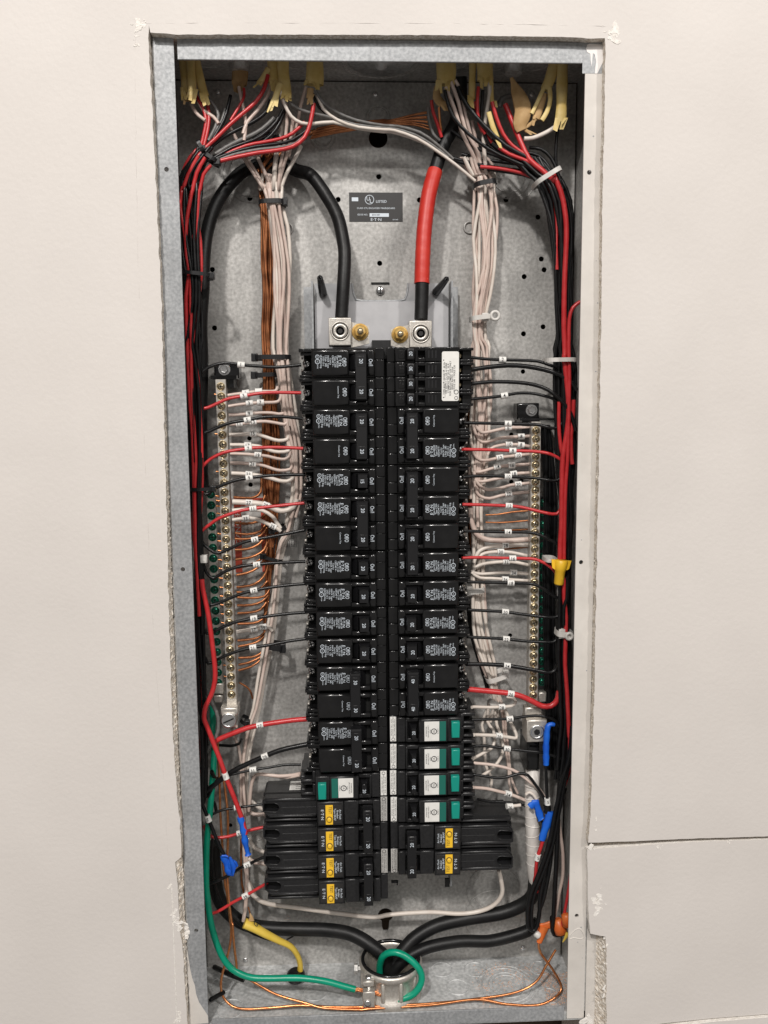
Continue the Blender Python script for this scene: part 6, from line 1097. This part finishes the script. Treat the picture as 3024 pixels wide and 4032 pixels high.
# orange connector and tape low at right
a = at('G', 1235, 310, 1.2); b = at('G', 1262, 400, 1.1); dr = (b - a).normalized(); L = (b - a).length; mb = MB(); mb.lathe(a, dr, [(.12, -.02), (.2, .04), (.25, L*.6), (.24, L), (.12, L + .03)], 12); tag(mb.build('wire_connector', M['orange'], org=a), 'orange twist on wire connector at the lower right flange', 'wire connector')
a = at('G', 1290, 275, .9); b = at('G', 1300, 350, .9); dr = (b - a).normalized(); L = (b - a).length; mb = MB(); mb.lathe(a, dr, [(.1, 0), (.17, .05), (.19, L), (.1, L + .03)], 12); tag(mb.build('wire_connector', M['orange'], org=a), 'second orange wire connector half behind the right flange', 'wire connector')
flat_ratio = .3; mb = MB(); C = spline(path('G', [(1195, 345), (1150, 360), (1100, 365)], 1.2), 6); mb.tube(C, [.16]*len(C), 8, flat=(0, 1, 0)); C = spline(path('G', [(1150, 360), (1135, 410), (1115, 465)], 1.15), 6); mb.tube(C, [.2 - .12*i/len(C) for i in range(len(C))], 8, flat=(0, 1, 0)); flat_ratio = .45; tag(mb.build('cable_jacket', M['orange'], org=at('G', 1150, 360, 1.2)), 'torn orange cable jacket over the bottom copper wires', 'cable jacket')
mb = MB(); p = at('G', 1105, 412, 1.1); mb.lathe(p, (.6, -.3, -.4), [(.1, -.12), (.13, -.05), (.13, .08), (.06, .12)], 10); tag(mb.build('cable_staple', M['tiewhite'], org=p), 'small white plastic clip under the torn orange jacket', 'clip')
a = at('G', 1302, 405, .8); flat_ratio = .3; mb = MB(); mb.tube(path('G', [(1305, 400), (1290, 430), (1270, 462)], .8), [.09, .06, .02], 8, flat=(0, 1, 0)); flat_ratio = .45; tag(mb.build('cable_jacket', M['yelltag'], org=a), 'tip of a yellow jacket poking past the right flange', 'cable jacket')
# yellow jacket at lower left
flat_ratio = .75; mb = MB(); P = path('E', [(545, 420, 1.6), (620, 455, 1.6), (720, 510, 1.65), (830, 565, 1.8), (920, 610, 1.95), (975, 680, 2.1), (1000, 760, 2.2), (995, 850, 2.3)], 1); C = spline(P, 6); n_ = len(C)
mb.tube(C, [.23 - .09*min(1, i/(n_*.45)) for i in range(n_)], 12, flat=(.5, 0, .9)); o = tag(mb.build('cable_jacket', M['yelltag'], org=P[0]), 'bright yellow cable jacket bending to the floor at lower left', 'cable jacket')
mb = MB(); p = at('E', 640, 425, 1.42); mb.text('G', .3, p.x, p.y, p.z, -.5); mb.build('handwriting', M['ink'], o)
mb = MB(); q = at('E', 985, 800, 2.2); mb.lathe(q + Vector((-.1, 0, -.35)), (0, 0, 1), [(.36, 0), (.36, .2), (.28, .28), (.24, .3)], 16); tag(mb.build('cable_connector', M['case'], org=q), 'black bushing where the yellow jacket meets the floor', 'connector')
flat_ratio = .4; mb = MB(); mb.tube(path('E', [(600, 400), (600, 370), (590, 340)], 1.6), [.12, .07, .02], 7, flat=(0, 1, 0)); mb.build('paper_core', M['tan'], o); flat_ratio = .45
wire('E', [(575, 290), (585, 320), (595, 370)], 1.7, .03, 'copperold', 'thin copper wire end at the yellow jacket')
wire('E', [(890, 555), (920, 540), (945, 525)], 2.6, .03, 'wblack', 'tip of thin black wire beside the yellow jacket')
# black pen like stub and debris on the floor
p = at('E', 262, 1050, .35); q = at('E', 375, 985, .9); mb = MB(); mb.tube([p, p.lerp(q, .1), q], [.06, .085, .085], 10); tag(mb.build('wire_stub', M['wblack'], org=p), 'short black stub lying in the lower left corner', 'wire')
p = at('E', 300, 780, 2.9); q = at('E', 420, 835, 2.0); r_ = at('E', 540, 885, 1.7); mb = MB(); mb.tube(spline([p, q, r_], 6), .10, 8); tag(mb.build('wire_stub', M['wblack'], org=p), 'black wire lying across the back of the lower left corner', 'wire')
rr = random.Random(9); mb = MB()
for k in range(420):
    t = rr.random()
    cx_, cy_ = [(760, 660), (860, 620), (1040, 640), (900, 740), (760, 760), (1200, 690), (800, 840), (1000, 690)][rr.randrange(8)]
    p = zfloor('G', cx_ + rr.gauss(0, 38), cy_ + rr.gauss(0, 22)); s = rr.uniform(.008, .032)
    if p.y > 3.1 or p.y < .2 or p.x > W - .1: continue
    mb.lathe((p.x, p.y, ZF), (0, 0, 1), [(s, 0), (s*.8, s*.5), (s*.3, s*.8)], 5, smooth=False, rot=rr.random()*3)
for k in range(500):
    p = Vector((rr.uniform(13.1, 14.25), rr.uniform(.4, 2.2), 0)); s = rr.uniform(.01, .035); mb.lathe((p.x, p.y, ZF), (0, 0, 1), [(s, 0), (s*.8, s*.6), (s*.3, s)], 5, smooth=False, rot=rr.random()*3)
tag(mb.build('plaster_dust', M['grit'], org=(10, 1.5, ZF)), 'brick coloured dust and crumbs scattered on the floor of the box', 'debris', kind='stuff')
